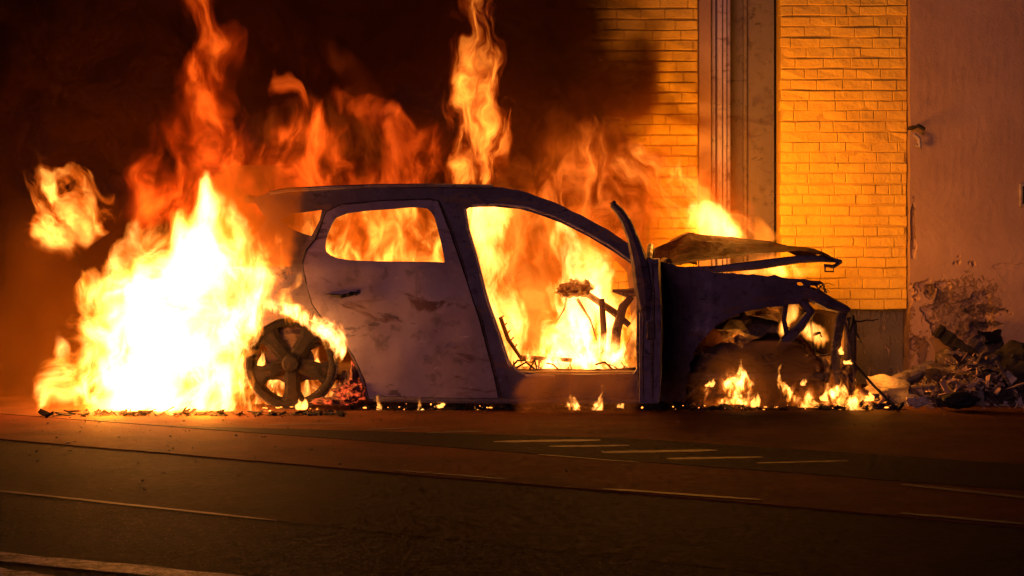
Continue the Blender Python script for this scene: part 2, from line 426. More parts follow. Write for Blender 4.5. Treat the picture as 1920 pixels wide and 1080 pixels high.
# fixings on the rendered wall
p = S(1722, 240, 13.88); bm = nbm()
tube(bm, [p + Vector((-.03, 0.04, 0)), p + Vector((-.03, -.05, 0)), p + Vector((-.015, -.09, .005)), p + Vector((.01, -.10, -.01))], .009)
bmesh.ops.scale(bm, vec=(1.7, 1.3, 1.7), verts=bm.verts[:], space=Matrix.Translation(-p))
o_ = link('wall_hook', bm, M['char'], None, origin=p); tag(o_, 'small dark bent hook sticking out of the rendered wall', 'hook')
bm = nbm(); tube(bm, [p + Vector((-.02, -.012, -.03)), p + Vector((0, -.02, -.05)), p + Vector((.004, -.016, -.09)), p + Vector((-.012, -.014, -.075))], .010)
bmesh.ops.scale(bm, vec=(1.6, 1.3, 1.6), verts=bm.verts[:], space=Matrix.Translation(-p))
o_ = link('broken_bracket', bm, M['plastic'], None, origin=p); tag(o_, 'pale broken bracket stub under the hook on the rendered wall', 'bracket')
p = S(1922, 366, 13.88); sk = empty('wall_socket', p, 'small dark socket box on the rendered wall at the right edge', 'socket')
bm = nbm(); box(bm, p, (.085, .03, .17), bev=.008); link('socket_frame', bm, M['plastic'], sk)
bm = nbm(); box(bm, p + Vector((.004, -.012, 0)), (.055, .02, .13), bev=.004); link('socket_opening', bm, M['char'], sk)

# ------------------------------------------------------------------ the burning car
car = empty('burning_car', (S(800, 0).x, CY + .9, 0), 'burnt out hatchback shell on fire, front door hanging open and bonnet sprung up', 'car')
WID = 1.78
def yoff(u, v):
    z = EYE - (v - 440) * CY / FPX
    y = .20 * max(0, (z - .90) / .47) ** 1.15 + .05 * max(0, (.45 - z) / .35) ** 1.5 - .02 * math.exp(-((z - .70) / .12) ** 2)
    x = (u - 960) * CY / FPX
    y += .18 * max(0, (x - 1.2) / .9) ** 2 + .14 * max(0, (-1.4 - x) / .9) ** 2
    return y
def near(dy=0.0, wob=.006):
    def f(u, v, th):
        y = yoff(u, v) + dy + mnoise.noise(Vector((u * .013, v * .013, 1))) * wob
        a = S(u, v, CY + y); b = a + Vector((0, th, 0)); return a, b
    return f
def far(dy=0.0):
    def f(u, v, th):
        y = yoff(u, v); a = S(u, v, CY + y); a.y = CY + WID - y + dy; return a, a - Vector((0, th, 0))
    return f
w_q = [(521, 413), (548, 401), (604, 393), (600, 412), (584, 443), (553, 432)]
w_r = smoothpoly([(634, 402), (700, 394), (796, 387), (812, 400), (822, 432), (831, 474), (834, 490), (833, 492), (824, 491), (700, 490), (640, 487), (612, 476), (609, 458), (618, 428)])
w_f = smoothpoly([(870, 394), (884, 388), (940, 388), (985, 394), (1040, 412), (1090, 437), (1140, 465), (1190, 500), (1214, 530), (1218, 700), (1100, 702), (985, 701), (957, 684), (938, 625), (915, 560), (895, 480), (879, 430)])
body_o = [(474, 372), (505, 360), (540, 353), (620, 349), (700, 346), (800, 346), (880, 348), (940, 351), (990, 361), (1040, 379), (1090, 404), (1140, 431), (1180, 458), (1215, 481), (1262, 498),
          (1258, 560), (1246, 650), (1240, 752), (980, 754), (692, 752), (684, 736), (672, 700), (655, 662), (632, 630), (600, 604), (560, 594), (520, 598), (482, 620), (456, 652), (444, 690),
          (330, 700), (285, 680), (276, 580), (300, 510), (350, 480), (430, 450), (480, 440), (500, 410), (486, 392)]
bm = panel(body_o, [w_q, w_r, w_f], near(.012), 15, .035, jag=1.5); link('body_side', bm, M['body'], car, smooth=False)
bm = panel(body_o, [w_q, w_r, w_f], far(), 22, .035, jag=2); link('body_side', bm, M['body'], car)
door_o = [(612, 398), (640, 384), (720, 377), (805, 374), (822, 377), (838, 420), (862, 490), (898, 600), (924, 700), (934, 746), (800, 748), (692, 748), (684, 712), (664, 668), (636, 626), (604, 596),
          (586, 570), (574, 530), (568, 492), (574, 470), (592, 448)]
bm = panel(door_o, [w_r, smoothpoly([(668, 545), (674, 542), (678, 547), (674, 552), (669, 551)])], near(-.012, .012), 11, .022, jag=.8)
rd = link('rear_door', bm, M['door'], car, smooth=True); rd['label'] = 'closed scorched rear door with its handle burnt off'
rim_tube2 = [S(u, v, CY + yoff(u, v) - .006) for u, v in door_o + door_o[:1]]
bm = nbm(); tube(bm, rim_tube2, .0075, 6, cap=False); link('door_seal_and_gap_shade', bm, M['char'], car)  # black tube stands in for the shade in the rear door's panel gap
bm = nbm()
for i in range(3):
    pts = [S(612 + i * 22, 552 + 6 * math.sin(i * 2), CY - .03), S(640 + i * 14, 556 - i * 3, CY - .045), S(668, 548 + i * 3, CY - .03)]
    tube(bm, pts, [.004, .014 - i * .003, .005], 6)
link('handle_recess', bm, M['char'], rd)
# window seal lip round the rear glass opening and the pillar edge
def rim_tube(poly, dy, rad, m, name, par):
    bm = nbm(); pts = [S(u, v, CY + yoff(u, v) + dy) for u, v in poly]; tube(bm, pts, rad, 6); return link(name, bm, m, par)
rim_tube([(872, 392), (878, 430), (893, 480), (913, 560), (936, 625), (955, 684), (985, 704), (1040, 706)], -.004, .009, M['plastic'], 'door_seal_and_gap_shade', car)
rim_tube([(884, 384), (940, 383), (988, 389), (1043, 407), (1093, 432), (1143, 460), (1185, 490)], -.004, .007, M['plastic'], 'door_seal_and_gap_shade', car)
rim_tube([(826, 386), (842, 420), (866, 490), (902, 600), (928, 700), (940, 746)], .006, .008, M['inner'], 'door_seal_and_gap_shade', car)
# roof rail and roof
rim_tube([(505, 362), (540, 356), (620, 352), (700, 349), (800, 348), (880, 349), (925, 350)], -.005, .014, M['body'], 'roof_rail', car)
bm = nbm(); prof = [(486, 372), (540, 355), (620, 350), (700, 347), (800, 347), (880, 349), (940, 353), (985, 362)]
gr = []
for (u, v) in prof:
    a = S(u, v, CY + yoff(u, v) + .02); b = Vector((a.x, CY + WID - yoff(u, v) - .02, a.z)); r_ = []
    for k in range(13):
        p = a.lerp(b, k / 12); p.z += .01 * math.sin(math.pi * k / 12) + mnoise.noise(p * 3) * .015 - .004; r_.append(bm.verts.new(p))
    gr.append(r_)
for a, b in zip(gr, gr[1:]):
    for k in range(12): bm.faces.new((a[k], a[k + 1], b[k + 1], b[k]))
bmesh.ops.solidify(bm, geom=bm.faces[:], thickness=.02); link('roof', bm, M['body'], car)
# cross members, floor, bulkhead
bm = nbm(); xf0, xf1 = S(330, 0).x, S(1560, 0).x
box(bm, ((xf0 + xf1) / 2, CY + WID / 2, .20), (xf1 - xf0, WID - .30, .05), bev=.01, jit=0); link('floor_pan', bm, M['inner'], car)
bm = nbm(); box(bm, (S(1255, 0).x, CY + WID / 2, .58), (.06, WID - .16, .74), bev=.02); link('bulkhead', bm, M['inner'], car)
bm = nbm(); box(bm, (S(455, 0).x, CY + WID / 2, 1.33), (.05, WID - .44, .05), bev=.02)
link('cross_member', bm, M['inner'], car); bm = nbm()
box(bm, (S(1180, 0).x + .02, CY + WID / 2, 1.0), (.07, WID - .42, .05), bev=.02); link('cross_member', bm, M['inner'], car)
# tailgate edge and rear bumper beam
bm = nbm(); tube(bm, [S(268, 476, 12.2), S(290, 480, 12.3), S(330, 474, 12.35), S(345, 470, 12.4)], [.012, .03, .03, .012], 8)
box(bm, (S(300, 0, 12.9).x, 12.95, .62), (.08, 1.5, .12), bev=.02); link('rear_beam', bm, M['inner'], car)
# near sill lip
bm = nbm(); tube(bm, [S(700, 748, CY + .01), S(900, 752, CY), S(1100, 752, CY), S(1235, 752, CY + .01)], .018, 8); link('sill', bm, M['body'], car)
# interior remains
def seat_frame(x, y):
    bm = nbm()
    for s in (-.21, .21):
        tube(bm, [(x + .22, y + s, .28), (x - .12, y + s, .30), (x - .20, y + s, .42), (x - .25, y + s * .85, .56)], .014, 6)
    for k in range(5):
        f = k / 4; p = Vector((x - .16, y, .36)).lerp(Vector((x - .25, y, .55)), f)
        tube(bm, [p + Vector((0, -.21, 0)), p + Vector((.02, 0, .01)), p + Vector((0, .21, 0))], .006, 5)
    for k in range(6):
        xx = x - .12 + k * .065; tube(bm, [(xx, y - .21, .29), (xx + .01, y, .25), (xx, y + .21, .29)], .005, 5)
    link('seat_frame', bm, M['inner'], car)
seat_frame(S(1010, 0, 12.5).x, CY + .68); seat_frame(S(1010, 0, 12.5).x, CY + 1.25)
bm = nbm(); yy = CY + .60
tube(bm, [S(1128, 700, yy), S(1132, 620, yy), S(1128, 560, yy)], [.016, .022, .02], 8)
tube(bm, [S(1150, 690, yy), S(1156, 620, yy), S(1168, 575, yy), S(1185, 556, yy)], [.03, .032, .03, .02], 8)
tube(bm, [S(1148, 545, yy), S(1175, 550, yy), S(1200, 546, yy)], [.01, .03, .03], 8); link('dashboard_bracket', bm, M['inner'], car)
bm = nbm(); c = S(1070, 545, CY + .66); lump(bm, c, (.085, .12, .045), 3, 3, .6, 3); lump(bm, c + Vector((.09, .05, .01)), (.06, .1, .05), 8, 3, .7, 3); lump(bm, c + Vector((.03, .05, .04)), (.05, .1, .04), 18, 3, .7, 3)
tube(bm, [c, c + Vector((.12, .02, -.03)), S(1150, 585, CY + .62), S(1180, 610, CY + .6)], [.03, .022, .026, .02], 7)
for q_ in ((1082, 560, 1120, 640), (1062, 552, 1046, 600)): tube(bm, [S(q_[0], q_[1], CY + .68), S((q_[0] + q_[2]) / 2 + 6, (q_[1] + q_[3]) / 2, CY + .66), S(q_[2], q_[3], CY + .66)], [.012, .007, .004], 6)
link('steering_wheel', bm, M['inner'], car)
bm = nbm(); random.seed(4); tube(bm, [S(948, 698, CY + .3), S(1030, 694, CY + .34), S(1120, 697, CY + .3), S(1192, 692, CY + .36)], .012, 6)
for k in range(16):
    u = random.uniform(950, 1190); v = random.uniform(676, 700); Y = CY + random.uniform(.1, .6); p = S(u, v, Y); p = Vector((p.x, CY + .32, S(0, 695, CY + .32).z))
    q = p + Vector((random.uniform(-.2, .2), random.uniform(-.1, .2), random.uniform(-.01, .07)))
    tube(bm, [p, p.lerp(q, .5) + Vector((0, 0, random.uniform(0, .05))), q], random.uniform(.003, .008), 5)
link('burnt_wiring', bm, M['char'], car)
# ---- open front door: hinged at the front, swung out towards the road
hx = S(1222, 0).x; fx = S(1217, 0, 11.02).x
fd = None
def door3(s, z, off=0.0):   # s 0 hinge .. 1 free edge
    p = Vector((hx, CY + .0, 0)).lerp(Vector((fx, 11.02, 0)), s); dn = Vector((-1.05, .24, 0)).normalized()
    return Vector((p.x + dn.x * off, p.y + dn.y * off, z))
bm = nbm(); ns, nz = 14, 16; fr = []; bk = []
for i in range(ns + 1):
    s = i / ns; A_ = []; B_ = []
    for k in range(nz + 1):
        t_ = k / nz; z = (.135 + .02 * (1 - s)) + (.93 - .135 + .03 * s) * t_
        bulge = .015 * math.sin(math.pi * min(1, t_ * 1.1)) + .012 * mnoise.noise(Vector((s * 4, t_ * 4, 2)))
        A_.append(bm.verts.new(door3(s, z, .05 + .010 * math.sin(s * 9) * (t_ < .8)))); B_.append(bm.verts.new(door3(s, z, -.055 - bulge)))
    fr.append(A_); bk.append(B_)
for i in range(ns):
    for k in range(nz):
        bm.faces.new((fr[i][k], fr[i + 1][k], fr[i + 1][k + 1], fr[i][k + 1])); bm.faces.new((bk[i][k], bk[i][k + 1], bk[i + 1][k + 1], bk[i + 1][k]))
for i in range(ns):
    for k in (0, nz): bm.faces.new((fr[i][k], fr[i + 1][k], bk[i + 1][k], bk[i][k]) if k == 0 else (fr[i][k], bk[i][k], bk[i + 1][k], fr[i + 1][k]))
for k in range(nz):
    for i in (0, ns): bm.faces.new((fr[i][k], fr[i][k + 1], bk[i][k + 1], bk[i][k]))
fd = link('front_door', bm, M['fender'], car); fd['label'] = 'front door hanging wide open with a bent stub of window frame'
bm = nbm()   # the bent window frame seen nearly edge on
fp = [S(1212, 600, 11.05), S(1207, 540, 11.04), S(1201, 500, 11.03), S(1195, 475, 11.03), S(1186, 445, 11.03), S(1174, 415, 11.05), S(1162, 397, 11.08), S(1149, 384, 11.1)]
tube(bm, fp, [.03, .055, .052, .044, .034, .030, .026, .020], 8, flat=1.3)
tube(bm, [S(1149, 384, 11.1), S(1153, 378, 11.11)], [.018, .01], 6)
tube(bm, [door3(.05, .93), door3(.2, 1.0), door3(.5, 1.03), door3(.85, .98), door3(.95, .95)], .02, 7); link('window_frame', bm, M['fender'], fd)
bm = nbm()
for i, s in enumerate((.12, .3, .52, .7, .9)):
    tube(bm, [door3(s, .18, .06), door3(s + .02, .45, .066), door3(s - .01, .75, .06), door3(s, .90, .055)], [.006, .011, .013, .006], 6)
tube(bm, [door3(.1, .34, .06), door3(.5, .30, .07), door3(.95, .33, .06)], .012, 6); link('inner_rib', bm, M['inner'], fd)
bm = nbm()
for (o_, r_) in ((.035, .005), (-.02, .008)):
    tube(bm, [door3(1.01, .17, o_), door3(1.012, .4, o_ + .004), door3(1.01, .7, o_ - .006), door3(1.008, .93, o_)], [r_ * .6, r_, r_, r_ * .5], 6)
box(bm, door3(1.015, .55, -.01), (.05, .02, .10), bev=.008); link('door_latch_edge', bm, M['inner'], fd)
# ---- front wing
fen_o = [(1222, 486), (1262, 496), (1300, 503), (1345, 511), (1450, 518), (1500, 523), (1538, 528), (1547, 533), (1520, 535), (1500, 541), (1512, 553), (1500, 570), (1470, 574), (1435, 577), (1400, 584),
         (1365, 596), (1335, 615), (1310, 645), (1295, 680), (1288, 715), (1284, 752), (1228, 754), (1222, 700)]
bm = panel(fen_o, [smoothpoly([(1494, 530), (1504, 528), (1506, 535), (1497, 537)])], near(-.012, .030), 9, .02, jag=5.0, seed=3); link('front_wing', bm, M['fender'], car, smooth=True)
# wheel arch liner and what is left of the suspension
bm = nbm(); c = S(1415, 735, CY); n = 20; R0 = .47
rings = []
for yy in (CY + .02 + .12, CY + .30, CY + .62):
    r_ = []
    for k in range(n + 1):
        a = math.pi * (k / n) * .98 + .03; rr = R0 * (1 + .04 * mnoise.noise(Vector((k * .4, yy * 4, 0))))
        r_.append(bm.verts.new((c.x + rr * math.cos(a) * .98, yy, c.z + rr * math.sin(a))))
    rings.append(r_)
for a, b in zip(rings, rings[1:]):
    for k in range(n): bm.faces.new((a[k], a[k + 1], b[k + 1], b[k]))
cc = bm.verts.new((c.x, CY + .64, c.z + .1))
for k in range(n): bm.faces.new((rings[-1][k], rings[-1][k + 1], cc))
bmesh.ops.solidify(bm, geom=bm.faces[:], thickness=.012); link('wheel_arch', bm, M['liner'], car)
bm = nbm()
lump(bm, S(1410, 690, 12.55), (.40, .25, .16), 1, 4, .35); lump(bm, S(1330, 700, 12.5), (.16, .15, .13), 5, 3, .4); lump(bm, S(1490, 705, 12.5), (.20, .15, .14), 8, 3, .4)
for k in range(9):
    u = 1300 + k * 26; tube(bm, [S(u, 660 + (k * 37 % 30), 12.33), S(u + 50, 668 + (k * 23 % 40), 12.31), S(u + 90, 672 + (k * 31 % 44), 12.34)], [.008, .018, .006], 6)
for k in range(6):
    u = 1330 + k * 34; tube(bm, [S(u, 700, 12.4), S(u + 6, 730, 12.36), S(u + 3, 752, 12.4)], [.02, .028, .02], 7)
link('collapsed_subframe', bm, M['inner'], car)
# ---- bonnet
bm = nbm(); nu, nv = 22, 12; top = []
eu = [1262, 1330, 1420, 1500, 1550, 1586]; ev = [499, 492, 479, 470, 475, 487]
def lerp1(xs, ys, x):
    for i in range(len(xs) - 1):
        if x <= xs[i + 1]: return ys[i] + (ys[i + 1] - ys[i]) * (x - xs[i]) / (xs[i + 1] - xs[i])
    return ys[-1]
for i in range(nu + 1):
    u = 1262 + (1586 - 1262) * i / nu; z0 = S(0, lerp1(eu, ev, u), 12.2).z; x = S(u, 0, 12.2).x; r_ = []
    xt = (x - S(1262, 0, 12.2).x)
    for k in range(nv + 1):
        f = k / nv; y = 12.2 + 1.45 * f
        ridge = .19 * math.exp(-((f - .40) / .24) ** 2) * max(0, 1 - max(0, xt - .10) / .72) * min(1, .55 + xt * 3)
        z = z0 + .03 * math.sin(math.pi * f) + ridge + .022 * mnoise.noise(Vector((x * 5, y * 4, 0))) + .008 * mnoise.noise(Vector((x * 17, y * 13, 0)))
        nose = -.10 * (2 * f - 1) ** 2 * max(0, (i / nu - .75) * 4) + (.0 if i < nu else 0)
        r_.append(bm.verts.new((x + nose * .8, y, z)))
    top.append(r_)
for a, b in zip(top, top[1:]):
    for k in range(nv): bm.faces.new((a[k], a[k + 1], b[k + 1], b[k]))
bmesh.ops.solidify(bm, geom=bm.faces[:], thickness=.018)
bon = link('bonnet', bm, M['bonnet'], car, smooth=False); bon['label'] = 'sprung and buckled bonnet'
bm = nbm()
pts = [S(1275, 503, 12.23), S(1340, 505, 12.24), S(1420, 497, 12.24), S(1500, 486, 12.24), S(1545, 485, 12.25), S(1578, 490, 12.27)]
tube(bm, pts, [.010, .022, .030, .026, .022, .010], 8)
tube(bm, [S(1578, 490, 12.3), S(1562, 500, 12.3), S(1545, 497, 12.3)], [.012, .014, .010], 7); link('bonnet_edge', bm, M['body'], bon)
bm = nbm(); ring = [S(1547, 499, 12.26), S(1563, 498, 12.26), S(1563, 509, 12.26), S(1547, 509, 12.26), S(1547, 499, 12.26)]
tube(bm, ring, .006, 6); tube(bm, [S(1563, 499, 12.26), S(1572, 490, 12.26)], .006, 6); link('bonnet_catch', bm, M['inner'], bon)
# crazed windscreen sheet slumped over the cowl
bm = nbm(); gr = []
for i in range(13):
    f = i / 12; r_ = []
    for k in range(11):
        g = k / 10; p = S(1208 + 92 * f - 10 * g, 480 - 46 * f ** .8 + 22 * g * f, 12.5 + .5 * g + .2 * f)
        p += Vector((mnoise.noise(p * 6), 0, mnoise.noise(p * 6 + Vector((5, 0, 0))))) * .03; p.z -= .25 * (1 - g) * 0
        r_.append(bm.verts.new(p))
    gr.append(r_)
for a, b in zip(gr, gr[1:]):
    for k in range(10): bm.faces.new((a[k], a[k + 1], b[k + 1], b[k]))
lowv = []
for i in range(13):
    q = gr[i][0].co.copy(); q.z -= .06 + .16 * (i / 12); q.x += .02; lowv.append(bm.verts.new(q))
for i in range(12): bm.faces.new((gr[i][0], gr[i + 1][0], lowv[i + 1], lowv[i]))
bmesh.ops.solidify(bm, geom=bm.faces[:], thickness=.008); link('windscreen', bm, M['glass'], car)
# ---- nose
bm = nbm()
pts = [S(1478, 545, 12.15), S(1510, 548, 12.16), S(1530, 556, 12.17), S(1555, 570, 12.18), S(1585, 580, 12.2), S(1594, 581, 12.2)]
tube(bm, pts, [.03, .045, .05, .045, .028, .012], 8)
tube(bm, [S(1528, 548, 12.13), S(1536, 545, 12.13)], .012, 6); link('lamp_carrier', bm, M['fender'], car)
bm = nbm()
tube(bm, [S(1500, 560, 12.2), S(1520, 585, 12.18), S(1500, 612, 12.18), S(1474, 640, 12.2), S(1462, 652, 12.25)], [.03, .034, .034, .04, .03], 8)
tube(bm, [S(1475, 555, 12.2), S(1470, 600, 12.22), S(1478, 640, 12.25)], [.02, .016, .02], 7); link('wing_support', bm, M['fender'], car)
bm = nbm()
tube(bm, [S(1582, 580, 12.22), S(1575, 600, 12.22), S(1568, 640, 12.24), S(1566, 690, 12.26), S(1570, 720, 12.26)], [.03, .034, .032, .03, .02], 8)
tube(bm, [S(1582, 585, 12.2), S(1592, 640, 12.2), S(1602, 700, 12.2), S(1600, 740, 12.22)], [.008, .008, .007, .006], 6)
link('front_strut', bm, M['inner'], car)
bm = nbm(); lump(bm, S(1570, 700, 12.6), (.11, .34, .13), 3, 4, .35, 2.6); lump(bm, S(1545, 705, 12.35), (.05, .08, .11), 7, 3, .4); box(bm, (S(1580, 0, 12.6).x, 12.95, .42), (.08, 1.3, .3), bev=.02)
link('radiator', bm, M['inner'], car)
bm = nbm()
for (a, b, r1) in ((S(1290, 735, 12.4), S(1560, 725, 12.4), .02), (S(1340, 742, 12.2), S(1440, 735, 12.2), .013)): tube(bm, [a, a.lerp(b, .5) + Vector((0, 0, -.02)), b], [r1, r1 * 1.2, r1 * .7], 7)
link('fallen_bar', bm, M['char'], car)
def tangle(name, n, u0, u1, v0, v1, Y0, Y1, L, r0, r1, m, seed):
    # one tangle: every strand leaves a common bent spine
    rn = random.Random(seed); bm = nbm(); sp = [S(u0 + (u1 - u0) * k / 8, rn.uniform(v0, v1), rn.uniform(Y0, Y1)) for k in range(9)]
    tube(bm, sp, r1, 6)
    for k in range(n):
        i = rn.randrange(8); p = sp[i].lerp(sp[i + 1], rn.random()); pts = [p]; d = Vector((rn.uniform(-1, 1), rn.uniform(-.4, .4), rn.uniform(-1, .6))).normalized()
        for q in range(4):
            d = (d + Vector((rn.uniform(-.7, .7), rn.uniform(-.3, .3), rn.uniform(-.8, .5)))).normalized(); p = p + d * L * rn.uniform(.5, 1.2)
            if p.z < .02: p.z = .02
            pts.append(p)
        r = rn.uniform(r0, r1); tube(bm, pts, [r, r, r * .8, r * .7, r * .4], 5, flat=rn.choice([1, 1, 2.2]))
    return link(name, bm, m, car)
tangle('burnt_wiring', 26, 1470, 1600, 590, 730, 12.2, 12.5, .05, .003, .010, M['char'], 5)
tangle('burnt_wiring', 22, 1300, 1520, 650, 740, 12.2, 12.45, .06, .004, .014, M['inner'], 6)
tangle('burnt_wiring', 18, 1490, 1550, 530, 560, 12.12, 12.3, .02, .002, .006, M['char'], 7)
tangle('burnt_wiring', 20, 640, 690, 690, 745, 12.1, 12.25, .03, .003, .008, M['inner'], 8)
# engine lump in the bay
bm = nbm(); lump(bm, (S(1390, 0, 12.9).x, 13.0, .55), (.36, .5, .26), 11, 4, .3); link('engine', bm, M['inner'], car)
# ---- rear wheel
def wheel(cx, cyy, cz, rad, name='rear_wheel'):
    wb = bpy.data.objects.new(name, None); col.objects.link(wb); wb.parent = car; wb.location = Vector((cx, cyy, cz)) - car.location
    C = Vector((cx, cyy, cz))
    def lathe(prof, n=48, nz=0):
        bm = nbm(); rings = []
        for k in range(n):
            a = 2 * math.pi * k / n
            rings.append([bm.verts.new(C + Vector((r * math.cos(a), y, r * math.sin(a)))) for r, y in [(r * (1 + nz * mnoise.noise(Vector((math.cos(a) * 4, math.sin(a) * 4, y * 9)))), y) for r, y in prof]])
        for k in range(n):
            a, b = rings[k], rings[(k + 1) % n]
            for j in range(len(prof)):
                jj = (j + 1) % len(prof); bm.faces.new((a[j], b[j], b[jj], a[jj]))
        return bm
    link('rim', lathe([(rad, -.01), (rad, .03), (rad * .93, .05), (rad * .90, .19), (rad * .98, .21), (rad * .96, .22), (rad * .84, .19), (rad * .82, .04), (rad * .86, .0), (rad * .94, -.012)]), M['rim'], wb, smooth=True)
    link('tyre_bead', lathe([(rad * 1.05, .0), (rad * 1.06, .02), (rad * 1.0, .035), (rad * 1.0, -.005)], 72, .05), M['ash'], wb)
    bm = nbm()
    for k in range(5):
        a = R(-90 + 72 * k + 3); d = Vector((math.cos(a), 0, math.sin(a))); s = Vector((-math.sin(a), 0, math.cos(a)))
        q = []
        for (rr, hw, y) in ((.04, .05, .035), (.10, .05, .02), (.18, .05, .008), (rad * .86, .085, .006)):
            q.append([bm.verts.new(C + d * rr + s * hw * e + Vector((0, y + dd, 0))) for e, dd in ((-1, .01), (-.5, 0), (.5, 0), (1, .01), (1, .035), (-1, .035))])
        for A_, B_ in zip(q, q[1:]):
            for j in range(6): bm.faces.new((A_[j], A_[(j + 1) % 6], B_[(j + 1) % 6], B_[j]))
        bm.faces.new(q[0]); bm.faces.new(q[-1][::-1])
    link('spokes', bm, M['rim'], wb)
    link('hub', lathe([(.001, .0), (.045, .002), (.06, .02), (.06, .06), (.001, .06)], 24), M['rim'], wb, smooth=True)
    link('brake_disc', lathe([(.001, .10), (.135, .10), (.14, .12), (.001, .12)], 40), M['inner'], wb, smooth=True)
    bm = nbm(); lump(bm, C + Vector((-.01, .09, .15)), (.16, .05, .11), 4, 3, .45); lump(bm, C + Vector((-.05, .14, .04)), (.12, .05, .10), 9, 3, .3); link('brake_caliper', bm, M['inner'], wb)
    return wb
wc = S(545, 689, CY + .06); wheel(wc.x, wc.y, .285, .283)
bm = nbm(); lump(bm, S(655, 735, 12.12), (.09, .08, .07), 2, 4, .5, 3); lump(bm, S(625, 752, 12.08), (.13, .09, .025), 6, 3, .5, 3); lump(bm, S(664, 715, 12.15), (.03, .06, .13), 6, 3, .5, 3)
t = NT('glowing_rubber_char'); P = t.obj(); nz_ = t.noise(P, 16, 5, .7)
m_ = t.bsdf((.10, .04, .03), .8, 0, t.bump(nz_, 1, .02), .5, Emission_Color=(1, .09, .02, 1), Emission_Strength=t.mapr(nz_, .52, .7, 0, 1.6))
link('tyre_remains', bm, m_, car)

# ------------------------------------------------------------------ debris heap against the wall
random.seed(12)
def dthing(name, bm, m, origin, label, cat, group='wreckage heaped against the wall', smooth=False):
    o = link(name, bm, m, None, smooth, origin=origin); tag(o, label, cat, group); return o
def pipe(a, b, r0, r1, m, name, label, cat, hollow=True, bend=0.0):
    bm = nbm(); a = Vector(a); b = Vector(b); pts = [a.lerp(b, k / 6) + Vector((0, 0, bend * math.sin(math.pi * k / 6))) for k in range(7)]
    tube(bm, pts, [r0 + (r1 - r0) * k / 6 for k in range(7)], 12, cap=not hollow)
    if hollow: bmesh.ops.solidify(bm, geom=bm.faces[:], thickness=.006)
    return dthing(name, bm, m, a, label, cat, smooth=False)
pipe(S(1622, 741, 12.7), S(1748, 686, 13.0), .050, .042, M['plastic'], 'pipe', 'long pale scorched pipe leaning up to the right in the wreckage beside the car nose', 'pipe')
pipe(S(1650, 738, 12.55), S(1752, 727, 12.6), .035, .03, M['plastic'], 'pipe', 'pale pipe lying flat under the leaning pipe in the wreckage', 'pipe')
pipe(S(1840, 722, 12.5), S(1905, 722, 12.7), .038, .03, M['char'], 'pipe', 'dark pipe with a round open end at the right of the wreckage', 'pipe')
bm = nbm(); c = S(1838, 720, 12.47); ring = [c + Vector((.03 * math.cos(a), 0, .03 * math.sin(a))) for a in [2 * math.pi * k / 16 for k in range(17)]]
tube(bm, ring, .008, 6, cap=False); dthing('metal_ring', bm, M['plastic'], c, 'small pale ring on the end of the dark pipe', 'ring')
def plank(a, b, wd, th, m, name, label, cat, roll=0.0, seed=0):
    a = Vector(a); b = Vector(b); bm = nbm(); n = 8
    t_ = (b - a).normalized(); up = Vector((0, -1, 0)); s = t_.cross(up).normalized(); q = t_.cross(s)
    s, q = s * math.cos(roll) + q * math.sin(roll), q * math.cos(roll) - s * math.sin(roll); rg = []
    for i in range(n + 1):
        p = a.lerp(b, i / n); ww = wd * (1 + .35 * mnoise.noise(Vector((i * .8, seed, 0))))
        p = p + q * .02 * mnoise.noise(Vector((i * .6, seed, 4)))
        rg.append([bm.verts.new(p + s * ww / 2 * e + q * th / 2 * f) for e, f in ((-1, -1), (1, -1), (1, 1), (-1, 1))])
    for A_, B_ in zip(rg, rg[1:]):
        for j in range(4): bm.faces.new((A_[j], A_[(j + 1) % 4], B_[(j + 1) % 4], B_[j]))
    bm.faces.new(rg[0]); bm.faces.new(rg[-1][::-1])
    return dthing(name, bm, m, a, label, cat)
plank(S(1757, 618, 12.9), S(1800, 652, 12.95), .09, .03, M['char'], 'charred_board', 'black charred board end sticking up to the left over the wreckage heap', 'board')
plank(S(1790, 640, 12.9), S(1870, 690, 12.9), .05, .04, M['char'], 'charred_board', 'long black board sloping down to the right through the wreckage heap', 'board', seed=3)
plank(S(1810, 742, 12.5), S(1880, 706, 12.7), .05, .02, M['plastic'], 'trim_strip', 'pale trim strip sloping up through the middle of the wreckage heap', 'trim strip', seed=5)
plank(S(1700, 752, 12.35), S(1800, 748, 12.4), .05, .02, M['plastic'], 'trim_strip', 'pale trim strip lying flat on the ground before the wreckage heap', 'trim strip', seed=6)
plank(S(1868, 676, 12.5), S(1920, 768, 12.4), .018, .02, M['ash'], 'metal_rod', 'thin rod running down to the right across the black bag', 'rod', seed=7)
plank(S(1885, 700, 12.55), S(1902, 716, 12.5), .05, .015, M['plastic'], 'trim_strip', 'short pale chip of trim beside the black bag', 'trim strip', seed=9)
def scrap(u, v, Y, w_, h_, m, name, label, cat, seed, cr=.05):
    bm = nbm(); gr = []; n = 8; c = S(u, v, Y)
    for i in range(n + 1):
        r_ = []
        for k in range(n + 1):
            p = Vector(((i / n - .5) * w_, (k / n - .5) * h_ * .8, (k / n - .5) * h_))
            j = 1 + .3 * mnoise.noise(Vector((i * .5, k * .5, seed)))
            p *= j; q = Vector((p.x * 6, p.z * 6, seed * 3.1)); p += Vector((mnoise.noise(q), mnoise.noise(q + Vector((9, 0, 0))) * 1.6, mnoise.noise(q + Vector((0, 9, 0))))) * cr
            r_.append(bm.verts.new(c + p))
        gr.append(r_)
    for a, b in zip(gr, gr[1:]):
        for k in range(n): bm.faces.new((a[k], a[k + 1], b[k + 1], b[k]))
    bmesh.ops.solidify(bm, geom=bm.faces[:], thickness=.01)
    return dthing(name, bm, m, c, label, cat)
